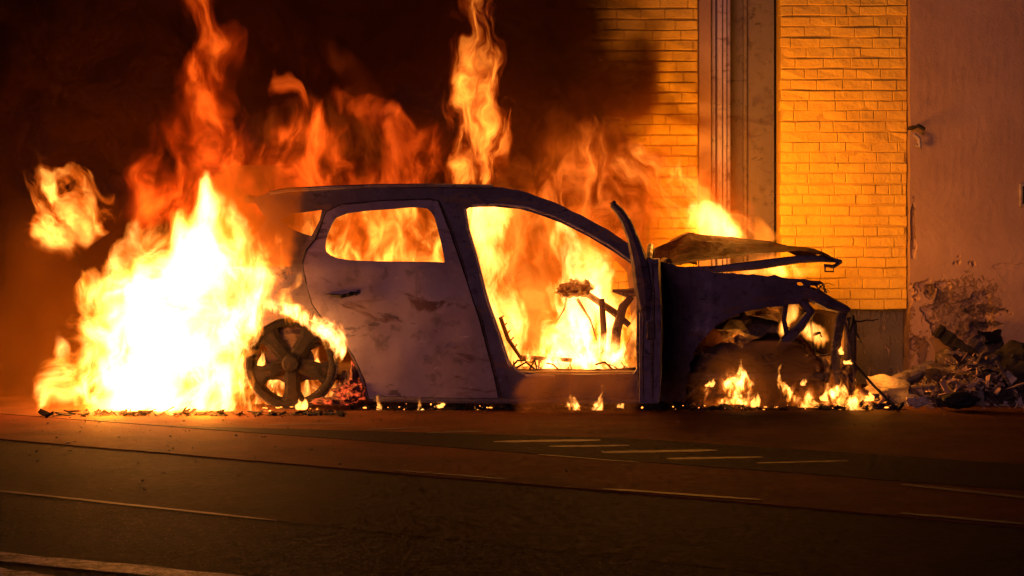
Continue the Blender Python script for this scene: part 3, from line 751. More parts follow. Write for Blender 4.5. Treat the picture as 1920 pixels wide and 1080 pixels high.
scrap(1700, 745, 12.4, .22, .11, M['plastic'], 'bumper_scrap', 'curled grey bumper scrap lying at the left foot of the wreckage heap', 'scrap', 1)
scrap(1668, 722, 12.65, .26, .09, M['plastic'], 'bumper_scrap', 'pale buckled scrap lying behind the small fires at the car nose', 'scrap', 2)
scrap(1832, 745, 12.4, .11, .10, M['plastic'], 'bumper_scrap', 'square pale scrap standing at the front of the wreckage heap', 'scrap', 3, .02)
scrap(1872, 742, 12.42, .18, .10, M['ash'], 'bumper_scrap', 'triangular brown scrap at the front right of the wreckage heap', 'scrap', 4, .03)
scrap(1770, 715, 12.7, .26, .09, M['ash'], 'bumper_scrap', 'ashy crumpled scrap in the middle of the wreckage heap', 'scrap', 5, .06)
scrap(1850, 668, 13.0, .26, .14, M['ash'], 'bumper_scrap', 'ashy crumpled scrap on top of the wreckage heap', 'scrap', 6, .08)
scrap(1822, 690, 12.8, .24, .16, M['ash'], 'bumper_scrap', 'dark folded scrap under the top of the wreckage heap', 'scrap', 7, .08)
scrap(1862, 640, 13.1, .14, .12, M['char'], 'bumper_scrap', 'black crumpled scrap at the peak of the wreckage heap by the wall', 'scrap', 8, .05)
scrap(1900, 755, 12.4, .22, .05, M['ash'], 'bumper_scrap', 'flat brown scrap on the ground below the black bag', 'scrap', 9, .03)
scrap(1780, 668, 13.3, .22, .26, M['plaster'], 'fallen_render', 'broken slab of wall render leaning behind the wreckage heap', 'rubble', 21, .02)
bm = nbm(); lump(bm, S(1905, 700, 12.85), (.17, .2, .20), 31, 4, .35, 1.6); lump(bm, S(1930, 725, 12.7), (.20, .2, .16), 37, 4, .35, 1.8)
o = dthing('rubbish_bag', bm, M['char'], S(1905, 740, 12.8), 'bulging black sack at the right edge of the wreckage heap', 'sack', smooth=True)
bm = nbm(); lump(bm, S(1800, 764, 12.0) + Vector((0, 0, .045)), (.12, .08, .05), 17, 3, .25, 2); tube(bm, [S(1755, 765, 12.02) + Vector((0, 0, .035)), S(1790, 764, 12.0) + Vector((0, 0, .045))], [.03, .04], 8)
dthing('charred_lump', bm, M['char'], G(1795, 769), 'black charred lump lying alone on the road before the wreckage heap', 'burnt lump', smooth=True)
bm = nbm(); tube(bm, [S(1600, 680, 12.2), S(1640, 725, 12.15), S(1684, 768, 12.05)], .008, 6)
dthing('metal_rod', bm, M['char'], S(1684, 768, 12.05), 'thin black rod leaning from the car nose down to the road', 'rod')
# small chunks nobody could count
def chunks(name, pts, m, label, cat, smin, smax, seed, shard=False):
    rnd = random.Random(seed); bm = nbm()
    for (x, y, z) in pts:
        s = smin + (smax - smin) * rnd.random() ** 2.5
        if shard:
            d_ = Vector((rnd.uniform(1.2, 4.5), rnd.uniform(.5, 1.6), rnd.uniform(.12, .4))) * s
            mt = Matrix.Rotation(rnd.gauss(0, .5), 4, 'Y') @ Matrix.Rotation(rnd.gauss(0, .6), 4, 'X') @ Matrix.Rotation(rnd.uniform(-1.2, 1.2), 4, 'Z')
            vv = box(bm, (0, 0, 0), d_)
            for v in vv: v.co = Vector([c_ * rnd.uniform(.5, 1.3) for c_ in v.co])
            bmesh.ops.transform(bm, matrix=Matrix.Translation((x, y, z + s * .5)) @ mt, verts=vv); continue
        r = bmesh.ops.create_icosphere(bm, subdivisions=1, radius=1); sc = Vector((rnd.uniform(.6, 1.9), rnd.uniform(.6, 1.3), rnd.uniform(.25, .8))) * s
        a = rnd.uniform(0, 6.28)
        for v in r['verts']:
            q = Vector((v.co.x * sc.x, v.co.y * sc.y, v.co.z * sc.z)) * rnd.uniform(.65, 1.25); q.rotate(Matrix.Rotation(a, 3, 'Z')); v.co = q + Vector((x, y, z + sc.z * .4))
    o = link(name, bm, m); tag(o, label, cat, kind='stuff'); return o
rnd = random.Random(3); P1 = []
for k in range(900):
    u = rnd.uniform(660, 1700); x = S(u, 0).x; P1.append((x, 12.02 + abs(rnd.gauss(0, .16)), 0))
for k in range(260):
    u = rnd.uniform(110, 660); P1.append((S(u, 0).x, 11.72 + rnd.gauss(0, .07), 0))
chunks('charred_debris', P1, M['char'], 'charred crumbs and melted drips spread on the road under the car', 'debris', .006, .028, 1, True)
P1 = []
for k in range(800):
    u = rnd.gauss(1800, 70); Y = rnd.uniform(12.35, 13.6); hgt = max(0, 1 - abs(u - 1835) / 150) * .42 * (1 - abs(Y - 13.1) / 1.0)
    P1.append((S(u, 0, Y).x, Y, max(0, hgt) * rnd.uniform(.6, 1)))
chunks('heap_rubble', P1, M['ash'], 'ash, plaster crumbs and burnt scraps filling the wreckage heap', 'rubble', .010, .045, 2, True)
P1 = [(p_[0] + rnd.uniform(-.05, .05), p_[1] - .03, p_[2] + .02) for p_ in P1[::2]]
chunks('plaster_rubble', P1, M['plaster'], 'pale broken plaster and trim pieces strewn over the wreckage heap', 'rubble', .008, .036, 13, True)
P1 = [(S(rnd.uniform(1600, 1925), 0, Y_).x, Y_, 0) for Y_ in [rnd.uniform(12.1, 13.2) for _ in range(420)]]
chunks('ground_litter', P1, M['plastic'], 'flakes of burnt trim and plaster littering the ground before the wall', 'litter', .004, .022, 12, True)
P1 = []
for k in range(700):
    u = rnd.gauss(480, 420); v = 772 + abs(rnd.gauss(0, 60)); g = G(u, min(v, 1075)); P1.append((g.x, g.y, 0 if (Vector((g.x, g.y)) - Vector(A0[:2])).dot(nrm) > .02 else LOW))
chunks('road_grit', P1, M['ash'], 'grit and crumbs of ash scattered over the road', 'grit', .002, .008, 3)
P1 = []
for k in range(60):
    u = rnd.choice([rnd.uniform(670, 920), rnd.uniform(1180, 1330), rnd.uniform(1340, 1690), rnd.uniform(480, 600)]); P1.append((S(u, 0).x, 12.03 + abs(rnd.gauss(0, .1)), rnd.uniform(0, .02)))
chunks('glowing_embers', P1, M['ember'], 'tiny glowing embers scattered in the charred crumbs along the car', 'embers', .004, .011, 4)
# heap core so that the pieces rest on something
bm = nbm(); lump(bm, (S(1840, 0, 13.1).x, 13.1, .05), (.48, .42, .25), 41, 4, .45, 2.4)
o = link('heap_core', bm, M['ash'], None, origin=(S(1840, 0, 13.1).x, 13.1, 0)); tag(o, 'mound of ash and burnt scraps against the rendered wall', 'ash heap')

# ------------------------------------------------------------------ fire
def curve_node(t, fac, pts):
    x = t.n('FloatCurve'); c = x.mapping.curves[0]; t.set(x.inputs['Value'], fac)
    pts = sorted(pts)
    while len(c.points) < len(pts): c.points.new(.5, .5)
    for p, (a, b) in zip(c.points, pts): p.location = (a, b); p.handle_type = 'AUTO_CLAMPED'
    x.mapping.update(); return x.outputs[0]
def loft(rows, Y, thick, mw=1.3, n=16, per=4, off=None):
    """rows: (v, centre u, half width px, [depth shift m]) bottom to top -> list of metric rows"""
    out = []
    for r in rows:
        c = S(r[1], r[0], Y); out.append((c.z, c.x, r[2] * Y / FPX, r[3] if len(r) > 3 else 0.0))
    return out
LAMP = .28
def flame(name, label, rows, Y, thick, lo=3.0, hi=20.0, nscale=5.0, amp=1.0, warp=.10, stretch=.45, bias=0.0, edge=.30, hib=.35, clo=(1, .10, .006), chi=(1, .45, .10), step=.045, seed=0, detail=3, cat='flame', grp='flames rising from the burning car', tilt=0.0, prof=None, lamps=(), cap=.42, ysc=.14):
    nscale *= 1.25; detail += 1
    L = loft(rows, Y, thick); z0, z1 = L[0][0], L[-1][0]; H = z1 - z0
    wm = max(r[2] for r in L); xs = [r[1] for r in L]; xa, xb = min(xs) - .01, max(xs) + .01
    # hull mesh
    bm = nbm(); rings = []; n = 18; m_ = len(rows) * 3
    def at(f):
        z = z0 + H * f
        for a, b in zip(L, L[1:]):
            if z <= b[0] + 1e-6:
                g = (z - a[0]) / max(1e-6, b[0] - a[0]); return a[1] + (b[1] - a[1]) * g, a[2] + (b[2] - a[2]) * g, a[3] + (b[3] - a[3]) * g
        return L[-1][1:]
    mg = warp * .95
    e0 = 0 if z0 < .06 else .10 + warp * .5; e1_ = .09 + warp * .6
    for i in range(-1, m_ + 2):
        f = min(1, max(0, i / m_)); cx, ww, dy = at(f); zz = z0 + H * f + (-e0 if i < 0 else 0) + (e1_ if i > m_ else 0)
        if i < 0 and e0 == 0: continue
        ww = (ww * 1.06 + mg) * (.8 if i < 0 or i > m_ else 1); ty = thick * (.45 + .55 * ww / (wm * 1.06 + mg)) + mg * .6
        rings.append([bm.verts.new((cx + ww * math.cos(2 * math.pi * k / n), Y + ty * math.sin(2 * math.pi * k / n), zz)) for k in range(n)])
    for a, b in zip(rings, rings[1:]):
        for k in range(n): bm.faces.new((a[k], a[(k + 1) % n], b[(k + 1) % n], b[k]))
    bm.faces.new(rings[0]); bm.faces.new(rings[-1][::-1])
    org = Vector((at(0)[0], Y, z0))
    # material
    t = NT('fire_' + name); P = t.vm('ADD', t.obj(), tuple(org))
    sd_ = (seed * 3.7, seed * 1.3, seed * 5.1)
    Ps = t.vm('ADD', P, sd_)
    wn = t.noise(scale3(t, Ps, 1, ysc * 1.6, .6), nscale * .5, 2, .5, 0, 1)
    wv = t.vm('MULTIPLY', t.vm('SUBTRACT', wn, (.5, .5, .5)), (warp * 4, warp * 3, warp * 3))
    Pw = t.vm('ADD', P, wv)
    sp = t.n('SeparateXYZ'); t.set(sp.inputs[0], Pw)
    spo = t.n('SeparateXYZ'); t.set(spo.inputs[0], P)
    tt = t.mapr(sp.outputs[2], z0, z1); tr = t.mapr(spo.outputs[2], z0, z1)
    fr_ = [((r[0] - z0) / H) for r in L]
    cx = t.mapr(curve_node(t, tt, [(f, (r[1] - xa) / (xb - xa)) for f, r in zip(fr_, L)]), 0, 1, xa, xb)
    wf = curve_node(t, tt, [(f, r[2] / wm) for f, r in zip(fr_, L)])
    wx = t.math('MAXIMUM', t.math('MULTIPLY', wf, wm), .004)
    xn = t.math('DIVIDE', t.math('SUBTRACT', sp.outputs[0], cx), wx)
    yn = t.math('DIVIDE', t.math('SUBTRACT', sp.outputs[1], Y), t.math('MULTIPLY_ADD', wf, thick * .6, thick * .4))
    rr = t.math('SQRT', t.math('ADD', t.math('MULTIPLY', xn, xn), t.math('MULTIPLY', yn, yn)))
    base = t.math('SUBTRACT', 1.0, rr)
    shear = t.vm('ADD', Ps, wv)
    if tilt:
        cmb = t.n('CombineXYZ'); t.set(cmb.inputs[0], t.math('MULTIPLY', spo.outputs[2], tilt)); shear = t.vm('ADD', shear, cmb.outputs[0])
    n2 = t.noise(scale3(t, shear, 1, ysc, stretch), nscale, detail, .70, .35)
    out_z = t.math('MAXIMUM', t.math('SUBTRACT', z0 - .0, sp.outputs[2]) if z0 > .06 else 0.0, t.math('SUBTRACT', sp.outputs[2], z1))
    out_z = t.math('MULTIPLY', t.math('MAXIMUM', t.math('ADD', out_z, .04), 0.0), 7.0)
    d = t.math('ADD', t.math('SUBTRACT', t.math('MINIMUM', base, cap), out_z), t.math('MULTIPLY', t.math('SUBTRACT', n2, .5), amp * 2.6))
    if bias: d = t.math('ADD', d, bias)
    lowv_ = t.mapr(d, 0, edge, 0, 1, True)
    hiv = t.math('POWER', t.mapr(d, hib, hib + .75, 0, 1), 1.6)
    if prof is None: prof = [(0, 1), (.5, .8), (.9, .45), (1, .05)]
    pf = curve_node(t, tt, prof)
    k = pf
    lim = t.math('ADD', t.math('DIVIDE', -mg * .75, wx), -.04)
    base_in = t.mapr(t.math('SUBTRACT', base, lim), 0.0, .22)       # nothing outside the hull
    k = t.math('MULTIPLY', k, base_in)
    e1 = t.n('Emission'); t.set(e1.inputs[0], clo); t.set(e1.inputs[1], t.math('MULTIPLY', t.math('MULTIPLY', lowv_, lo), k))
    e2 = t.n('Emission'); t.set(e2.inputs[0], chi); t.set(e2.inputs[1], t.math('MULTIPLY', t.math('MULTIPLY', hiv, hi), k))
    ad = t.n('AddShader'); t.t.links.new(e1.outputs[0], ad.inputs[0]); t.t.links.new(e2.outputs[0], ad.inputs[1]); t.t.links.new(ad.outputs[0], t.out.inputs['Volume'])
    me_dim = (2 * wm + 2 * mg + 2 * (thick + mg) + H) / 3
    t.m.cycles.volume_step_rate = max(.05, step / (me_dim / 10))
    o = link('flame', bm, t.m, None, origin=org); tag(o, label, cat, grp)
    for (u, v, yy, pw, rad) in lamps:
        ld = bpy.data.lights.new('flame_glow', 'POINT'); ld.energy = pw * LAMP; ld.shadow_soft_size = rad; ld.color = (1.0, .30, .025)
        lo_ = bpy.data.objects.new('flame_glow', ld); col.objects.link(lo_); lo_.location = S(u, v, yy) - org; lo_.parent = o
    return o
WH = (1, .35, .075)
# the main blaze over the rear of the car
flame('blaze', 'white hot blaze swallowing the tail of the car from road to window height', [(770, 290, 185), (740, 290, 200), (690, 290, 196), (640, 305, 184), (590, 330, 190), (530, 350, 190), (480, 372, 168), (430, 390, 134), (395, 408, 86), (358, 408, 34)],
      12.05, .30, lo=9, hi=170, nscale=4.6, amp=.85, warp=.12, bias=.16, cap=.78, edge=.22, hib=.14, chi=WH, clo=(1, .22, .015), prof=[(0, 1), (.8, .9), (1, .4)], seed=1, stretch=.55, detail=5, step=.035,
      lamps=((190, 690, 12.2, 300, .22), (380, 480, 12.9, 120, .3)))
flame('blaze2', 'white flames climbing round the rear wheel arch and quarter panel', [(770, 400, 70), (720, 395, 64), (660, 400, 62), (610, 440, 78), (560, 465, 66), (500, 470, 52), (440, 460, 40), (400, 440, 20)],
      11.98, .13, lo=10, hi=130, nscale=6.0, amp=.9, cap=.7, bias=.15, warp=.06, edge=.22, hib=.12, chi=WH, clo=(1, .22, .015), prof=[(0, .9), (.8, .8), (1, .3)], seed=2, detail=4, step=.03)
flame('blaze3', 'low flames licking out behind the car tail at the far left', [(768, 170, 40), (740, 160, 62), (700, 140, 42), (660, 125, 26), (630, 112, 9)],
      12.3, .2, lo=7, hi=60, nscale=6.5, amp=.95, warp=.06, edge=.22, hib=.15, chi=WH, clo=(1, .22, .015), seed=3, detail=4, step=.035)
flame('blaze4', 'small tongue of flame standing above the left shoulder of the blaze', [(600, 210, 30), (560, 210, 70), (520, 222, 52), (480, 232, 32), (440, 245, 24), (408, 250, 8)],
      12.3, .15, lo=7, hi=50, nscale=7, amp=.95, warp=.06, edge=.22, hib=.2, chi=WH, clo=(1, .22, .015), seed=4, detail=4, step=.035)
# tall plumes
flame('plume1', 'tall red plume twisting up out of the blaze to the top of the picture', [(430, 350, 110), (380, 355, 130), (330, 365, 125), (280, 380, 98), (230, 385, 76), (180, 385, 58), (130, 392, 52), (80, 398, 46), (30, 385, 46), (-30, 372, 44), (-90, 365, 30)],
      12.6, .30, lo=1.9, hi=8, nscale=5, amp=1.15, warp=.13, bias=.16, edge=.8, clo=(1, .060, .002), chi=(1, .15, .01), hib=.42, seed=5, detail=5, prof=[(0, 1), (.35, 1), (.6, .75), (1, .4)])
flame('plume2', 'ragged red flame leaning left of the car roof', [(400, 520, 120), (350, 540, 112), (300, 560, 95), (250, 575, 70), (200, 560, 46), (160, 542, 24), (135, 535, 8)],
      12.7, .26, lo=1.5, hi=5, nscale=5.5, amp=1.2, warp=.12, bias=.16, edge=.8, clo=(1, .065, .002), chi=(1, .14, .01), seed=6, detail=5, prof=[(0, .9), (.6, 1), (1, .5)])
flame('plume3', 'red flame curling up and left over the rear of the roof', [(370, 725, 115), (330, 750, 100), (290, 770, 72), (250, 765, 60), (225, 740, 62), (200, 700, 52), (180, 665, 34), (165, 640, 12)],
      12.8, .20, lo=1.4, hi=4, nscale=5.2, amp=1.2, warp=.11, bias=.16, edge=.8, clo=(1, .060, .002), chi=(1, .13, .01), seed=7, detail=5, prof=[(0, .9), (.7, .9), (1, .5)])
flame('plume4', 'tall bright orange column of fire shooting up from the middle of the roof', [(352, 895, 52), (320, 880, 58), (290, 890, 55), (250, 903, 52), (210, 897, 46), (160, 885, 42), (110, 888, 40), (60, 890, 36), (0, 888, 38), (-60, 880, 38), (-110, 880, 20)],
      12.7, .15, lo=2.6, hi=15, nscale=8, amp=1.2, warp=.08, bias=.2, edge=.6, clo=(1, .085, .003), chi=(1, .30, .03), hib=.30, seed=8, detail=5, stretch=.28, prof=[(0, 1), (.4, .95), (.6, .6), (1, .35)], step=.035,
      lamps=((895, 260, 12.7, 60, .3),))
flame('plume5', 'faint red wisp high in the smoke above the roof', [(210, 690, 36), (170, 690, 40), (130, 655, 46), (95, 618, 40), (60, 600, 14)],
      13.2, .2, lo=.25, hi=1, nscale=4, amp=.9, warp=.1, clo=(1, .09, .004), chi=(1, .12, .01), seed=9, detail=4)
flame('plume6', 'broad orange flames rising behind the windscreen', [(500, 1110, 120), (450, 1100, 125), (400, 1090, 115), (350, 1085, 98), (300, 1090, 78), (250, 1100, 48), (205, 1105, 16)],
      12.9, .20, lo=1.0, hi=5, nscale=5.5, amp=1.3, warp=.13, bias=.16, edge=.8, clo=(1, .085, .003), chi=(1, .22, .02), seed=10, detail=5, prof=[(0, 1), (.5, .9), (1, .5)], lamps=((1080, 380, 12.9, 70, .3),))
flame('plume7', 'orange flames swept over the sprung bonnet', [(470, 1330, 100), (440, 1335, 100), (400, 1310, 100), (360, 1270, 95), (320, 1235, 82), (285, 1215, 52), (255, 1210, 22)],
      13.1, .26, lo=1.3, hi=7, nscale=6.5, amp=1.3, warp=.11, bias=.16, edge=.7, clo=(1, .10, .004), chi=(1, .28, .03), lamps=((1275, 290, 13.1, 230, .3),), seed=11, detail=5, tilt=.6, prof=[(0, 1), (.5, .9), (1, .5)])
flame('core7', 'pale yellow heart of flame on top of the bonnet', [(462, 1345, 46), (440, 1350, 50), (415, 1335, 48), (392, 1318, 38), (372, 1300, 14)],
      12.95, .12, lo=8, hi=90, nscale=5, amp=.45, warp=.05, clo=(1, .3, .02), chi=(1, .55, .14), hib=.12, seed=12, detail=4, step=.03, lamps=((1335, 385, 13.2, 460, .28),))
flame('lick7', 'small orange lick of flame at the front edge of the bonnet', [(462, 1425, 32), (440, 1432, 26), (418, 1422, 16), (396, 1414, 5)],
      12.9, .08, lo=9, hi=20, nscale=7, amp=.6, warp=.03, clo=(1, .22, .01), chi=(1, .4, .05), seed=13, detail=4, step=.025)
flame('ball', 'detached ball of flame floating at the far left', [(480, 92, 26), (452, 105, 44), (425, 125, 66), (390, 140, 60), (355, 128, 54), (325, 105, 44), (300, 88, 14)],
      12.4, .16, lo=3.6, hi=26, nscale=8, amp=1.3, warp=.11, bias=.12, clo=(1, .14, .006), chi=(1, .40, .06), hib=.3, seed=14, detail=5, tilt=.4, prof=[(0, .1), (.25, .8), (.5, 1), (1, .5)], step=.03)
# in the cabin
flame('cabin1', 'orange fire filling the rear of the cabin behind the rear door glass opening', [(560, 700, 190), (500, 700, 200), (450, 700, 205), (400, 700, 205), (372, 700, 190)],
      12.75, .22, lo=2.0, hi=16, nscale=5.5, amp=1.35, warp=.10, bias=.1, clo=(1, .13, .005), chi=(1, .34, .04), seed=15, detail=5, prof=[(0, 1), (1, 1)], lamps=((700, 440, 12.9, 80, .3),))
flame('cabin2', 'bright sheet of flame just behind the door pillar in the front seat', [(712, 975, 30), (660, 955, 40), (600, 940, 48), (540, 935, 44), (480, 922, 48), (430, 905, 58), (385, 905, 60), (368, 905, 50)],
      12.8, .18, lo=6, hi=26, nscale=5.2, amp=.85, warp=.06, clo=(1, .28, .02), chi=(1, .50, .12), hib=.12, seed=16, detail=4, prof=[(0, 1), (1, 1)], step=.035, lamps=((930, 500, 12.8, 110, .2),))
flame('cabin3', 'yellow flames rising from the front footwell', [(712, 1080, 125), (680, 1095, 115), (630, 1110, 95), (580, 1115, 82), (530, 1105, 66), (480, 1090, 44), (440, 1075, 26), (410, 1065, 10)],
      12.85, .25, lo=5, hi=34, nscale=6.0, amp=1.05, warp=.07, clo=(1, .26, .015), chi=(1, .52, .13), hib=.14, seed=17, detail=5, prof=[(0, 1), (.3, 1), (.7, .7), (1, .35)], step=.035, lamps=((1120, 620, 12.85, 130, .2),))
flame('cabin4', 'dull orange fire filling the far side of the front cabin', [(705, 1040, 150), (640, 1040, 155), (560, 1035, 155), (480, 1030, 140), (400, 1000, 110), (375, 980, 80)],
      12.78, .12, lo=2.6, hi=5, nscale=4.5, amp=.9, warp=.10, bias=.32, clo=(1, .15, .006), chi=(1, .34, .04), seed=18, detail=4, prof=[(0, 1), (1, 1)])
flame('bay1', 'flames in the gap under the sprung bonnet', [(526, 1430, 100), (512, 1440, 100), (498, 1450, 92), (484, 1460, 60)],
      12.9, .35, lo=2.2, hi=14, nscale=6, amp=1.1, warp=.05, bias=.1, clo=(1, .20, .01), chi=(1, .42, .07), seed=19, detail=4, prof=[(0, 1), (1, 1)], step=.035, lamps=((1440, 506, 12.7, 40, .1),))
flame('bay2', 'flame burning in the bay behind the front strut', [(650, 1540, 16), (630, 1532, 26), (612, 1518, 22), (598, 1508, 9)],
      12.35, .07, lo=14, hi=90, nscale=9, amp=.5, warp=.02, clo=(1, .26, .02), chi=(1, .5, .12), hib=.2, seed=20, step=.02, lamps=((1530, 630, 12.4, 25, .08),))
flame('bay3', 'narrow flame showing through the broken front wing', [(636, 1466, 8), (610, 1472, 14), (590, 1484, 14), (570, 1484, 12), (560, 1482, 5)],
      12.35, .06, lo=14, hi=60, nscale=9, amp=.5, warp=.02, clo=(1, .26, .02), chi=(1, .48, .1), hib=.2, seed=21, step=.02)
flame('arch1', 'crescent of flame running over the top of the rear wheel', [(668, 632, 8, ), (650, 628, 13), (630, 614, 18), (612, 592, 26), (600, 570, 34), (588, 556, 24)],
      12.19, .05, lo=18, hi=140, nscale=9, amp=.5, warp=.02, clo=(1, .28, .02), chi=(1, .5, .13), hib=.1, seed=22, step=.02, prof=[(0, 1), (1, .8)])
flame('arch2', 'thin orange flames licking up the quarter panel above the wheel', [(602, 560, 34), (575, 548, 24), (550, 535, 18), (525, 562, 9), (510, 560, 4)],
      12.02, .04, lo=14, hi=60, nscale=10, amp=.8, warp=.03, clo=(1, .22, .01), chi=(1, .45, .08), hib=.25, seed=23, step=.02)

flame('veil1', 'broad red veil of fire behind the rear half of the roof', [(430, 560, 300), (380, 570, 310), (330, 580, 290), (270, 600, 230), (210, 600, 150), (160, 610, 60)],
      12.72, .18, lo=.42, hi=1.2, nscale=3.4, amp=1.1, warp=.14, bias=.22, edge=1.0, clo=(1, .085, .003), chi=(1, .14, .008), seed=61, detail=5, step=.07)
flame('veil2', 'broad orange veil of fire behind the windscreen and the bonnet', [(480, 1120, 260), (420, 1120, 290), (360, 1110, 270), (300, 1100, 220), (240, 1100, 140), (190, 1090, 50)],
      12.75, .16, lo=.60, hi=1.2, nscale=3.8, amp=1.1, warp=.14, bias=.22, edge=1.0, clo=(1, .10, .003), chi=(1, .18, .01), seed=62, detail=5, step=.07)
flame('wheelfire', 'fire burning behind the spokes of the rear wheel', [(768, 545, 95), (730, 545, 92), (690, 545, 90), (650, 545, 80), (618, 548, 55)],
      12.48, .10, lo=4, hi=45, nscale=9, amp=1.3, warp=.04, bias=.15, hib=.3, clo=(1, .14, .006), chi=(1, .45, .08), seed=63, detail=4, step=.03)
flame('arch3', 'ragged white flame pouring over the rear wheel toward the rear door', [(668, 634, 14), (645, 630, 20), (622, 618, 26), (604, 592, 40), (588, 552, 52), (574, 520, 44), (560, 500, 24)],
      11.97, .05, lo=16, hi=150, nscale=10, amp=1.15, warp=.035, bias=.1, hib=.15, clo=(1, .24, .015), chi=(1, .45, .12), seed=64, detail=4, step=.02, cap=.5)
flame('wheelleft', 'white flames eating the tyre at the left side of the rear wheel', [(770, 462, 30), (730, 455, 28), (690, 452, 24), (650, 460, 24), (615, 478, 22), (596, 492, 10)],
      11.97, .05, lo=14, hi=120, nscale=10, amp=1.2, warp=.035, bias=.08, hib=.2, clo=(1, .24, .015), chi=(1, .45, .12), seed=65, detail=4, step=.02)
flame('sillfire', 'white yellow flames along the cabin floor inside the open doorway', [(712, 1070, 130), (690, 1075, 130), (668, 1080, 118), (645, 1090, 95), (620, 1100, 60)],
      12.5, .12, lo=8, hi=90, nscale=9, amp=1.4, warp=.05, bias=.02, hib=.2, clo=(1, .20, .01), chi=(1, .45, .11), seed=66, detail=4, step=.03)
flame('lowfire1', 'low ragged fire inside the front wheel arch', [(766, 1365, 78), (745, 1368, 76), (722, 1375, 58), (700, 1382, 34), (684, 1386, 12)],
      12.2, .06, lo=5, hi=60, nscale=11, amp=1.6, warp=.04, bias=.10, hib=.35, clo=(1, .16, .006), chi=(1, .42, .08), seed=67, detail=4, step=.025)
flame('lowfire2', 'low ragged fire under the broken nose of the car', [(770, 1560, 95), (750, 1555, 92), (728, 1550, 72), (705, 1545, 44), (688, 1540, 14)],
      12.25, .07, lo=5, hi=60, nscale=11, amp=1.6, warp=.04, bias=.10, hib=.35, clo=(1, .16, .006), chi=(1, .42, .08), seed=68, detail=4, step=.025)

flame('basefire', 'ragged low flames creeping over the road at the front foot of the blaze', [(779, 285, 175), (768, 285, 180), (752, 290, 165), (736, 295, 130)],
      11.68, .05, lo=7, hi=70, nscale=9, amp=1.5, warp=.04, bias=.0, hib=.3, clo=(1, .16, .006), chi=(1, .40, .07), seed=69, detail=4, step=.025, lamps=((200, 752, 11.6, 110, .1), (380, 752, 11.6, 110, .1)))
# small ground flames: one closed, ragged flame body each
def small_mat():
    t = NT('small_fire'); e = t.n('Emission'); t.set(e.inputs[0], (1, .36, .06)); e.inputs[1].default_value = 110
    t.t.links.new(e.outputs[0], t.out.inputs['Volume']); return t.m
M['sfire'] = small_mat()
def small_flame(u, v, hw, hh, lean, label, seed, Y=12.05, lampw=0):
    if hw > 13:
        rnd = random.Random(seed); lx = lean * hh
        rows = [(v + 2, u, hw * .95), (v - hh * .25, u + lx * .15, hw), (v - hh * .5, u + lx * .4, hw * .72), (v - hh * .8, u + lx * .8, hw * .42), (v - hh * 1.15, u + lx, hw * .16)]
        o = flame('ground%d' % seed, label, rows, Y, .045, lo=30, hi=170, nscale=15, amp=1.25, warp=.018, bias=.12, edge=.25, hib=.15, clo=(1, .26, .02), chi=(1, .5, .12), seed=30 + seed, detail=3, step=.014, stretch=.5, prof=[(0, 1), (1, .6)], lamps=((u, v - hh * .5 - 70, Y + .5, lampw, .06),) if lampw else ())
        o.name = 'ground_flame'; tag(o, None, 'small flame', 'small flames on the ground along the car'); return
    c = S(u, v, Y); k = Y / FPX; W = hw * k; Hh = hh * k; bm = nbm(); rnd = random.Random(seed)
    nt = max(1, int(hw / 9)) + 1
    for j in range(nt):
        f = (j + .5) / nt; bx = c.x + (f - .5) * 2 * W * .75; th = Hh * rnd.uniform(.45, 1.0) if j != nt // 2 else Hh
        bw = W / nt * rnd.uniform(1.1, 1.7); y0 = c.y + rnd.uniform(-.02, .05); n = 10; rings = []
        for i in range(9):
            g = i / 8; wv_ = (math.sin(math.pi * min(1, .18 + g * .9)) ** .8) * (1 - g) ** .55 if g < 1 else 0
            cx = bx + lean * th * g * g + .22 * bw * math.sin(g * 6 + seed + j) + mnoise.noise(Vector((g * 3, j, seed))) * bw * .7
            rings.append([bm.verts.new((cx + (bw * wv_ + .001) * math.cos(a) * (1 + .3 * mnoise.noise(Vector((math.cos(a) * 2, g * 5, seed + j)))), y0 + (min(bw, .035) * wv_ + .001) * math.sin(a), c.z + th * g)) for a in [2 * math.pi * q / n for q in range(n)]])
        for a, b in zip(rings, rings[1:]):
            for q in range(n): bm.faces.new((a[q], a[(q + 1) % n], b[(q + 1) % n], b[q]))
        bm.faces.new(rings[0]); bm.faces.new(rings[-1][::-1])
    o = link('ground_flame', bm, M['sfire'], None, smooth=True, origin=c)
    tag(o, label, 'small flame', 'small flames on the ground along the car')
small_flame(708, 773, 24, 5, .2, 'low flat flame on the road under the left end of the rear door', 1)
small_flame(785, 774, 30, 6, .3, 'low flame on the road under the middle of the rear door', 2)
small_flame(824, 765, 10, 13, .1, 'tiny flame on the road under the right end of the rear door', 3)
small_flame(890, 770, 16, 4, .4, 'small low flame on the road below the door pillar', 4)
small_flame(1078, 772, 18, 32, -.2, 'flame on the road below the sill, left one of the three by the open door', 5, lampw=14)
small_flame(1122, 768, 14, 24, .3, 'flame on the road below the sill, middle one of the three by the open door', 6)
small_flame(1164, 766, 8, 16, .1, 'tiny flame on the road just left of the open door', 7)
small_flame(1384, 730, 26, 38, .1, 'twisting flame above the fallen bar in the front wheel arch', 8, 12.15, lampw=60)
small_flame(1375, 756, 32, 20, .2, 'wide flame below the fallen bar in the front wheel arch', 9)
small_flame(1418, 764, 10, 30, .0, 'small round flame just right of the fallen bar', 10)
small_flame(1332, 726, 8, 18, .3, 'small flame low behind the front wing', 11, 12.2)
small_flame(1480, 752, 18, 44, -.4, 'leaning flame with an orange tip under the front corner', 12)
small_flame(1520, 762, 22, 26, -.2, 'bright flame on the road under the broken nose', 13, lampw=20)
small_flame(1545, 752, 7, 26, .1, 'thin upright flame under the radiator', 14)
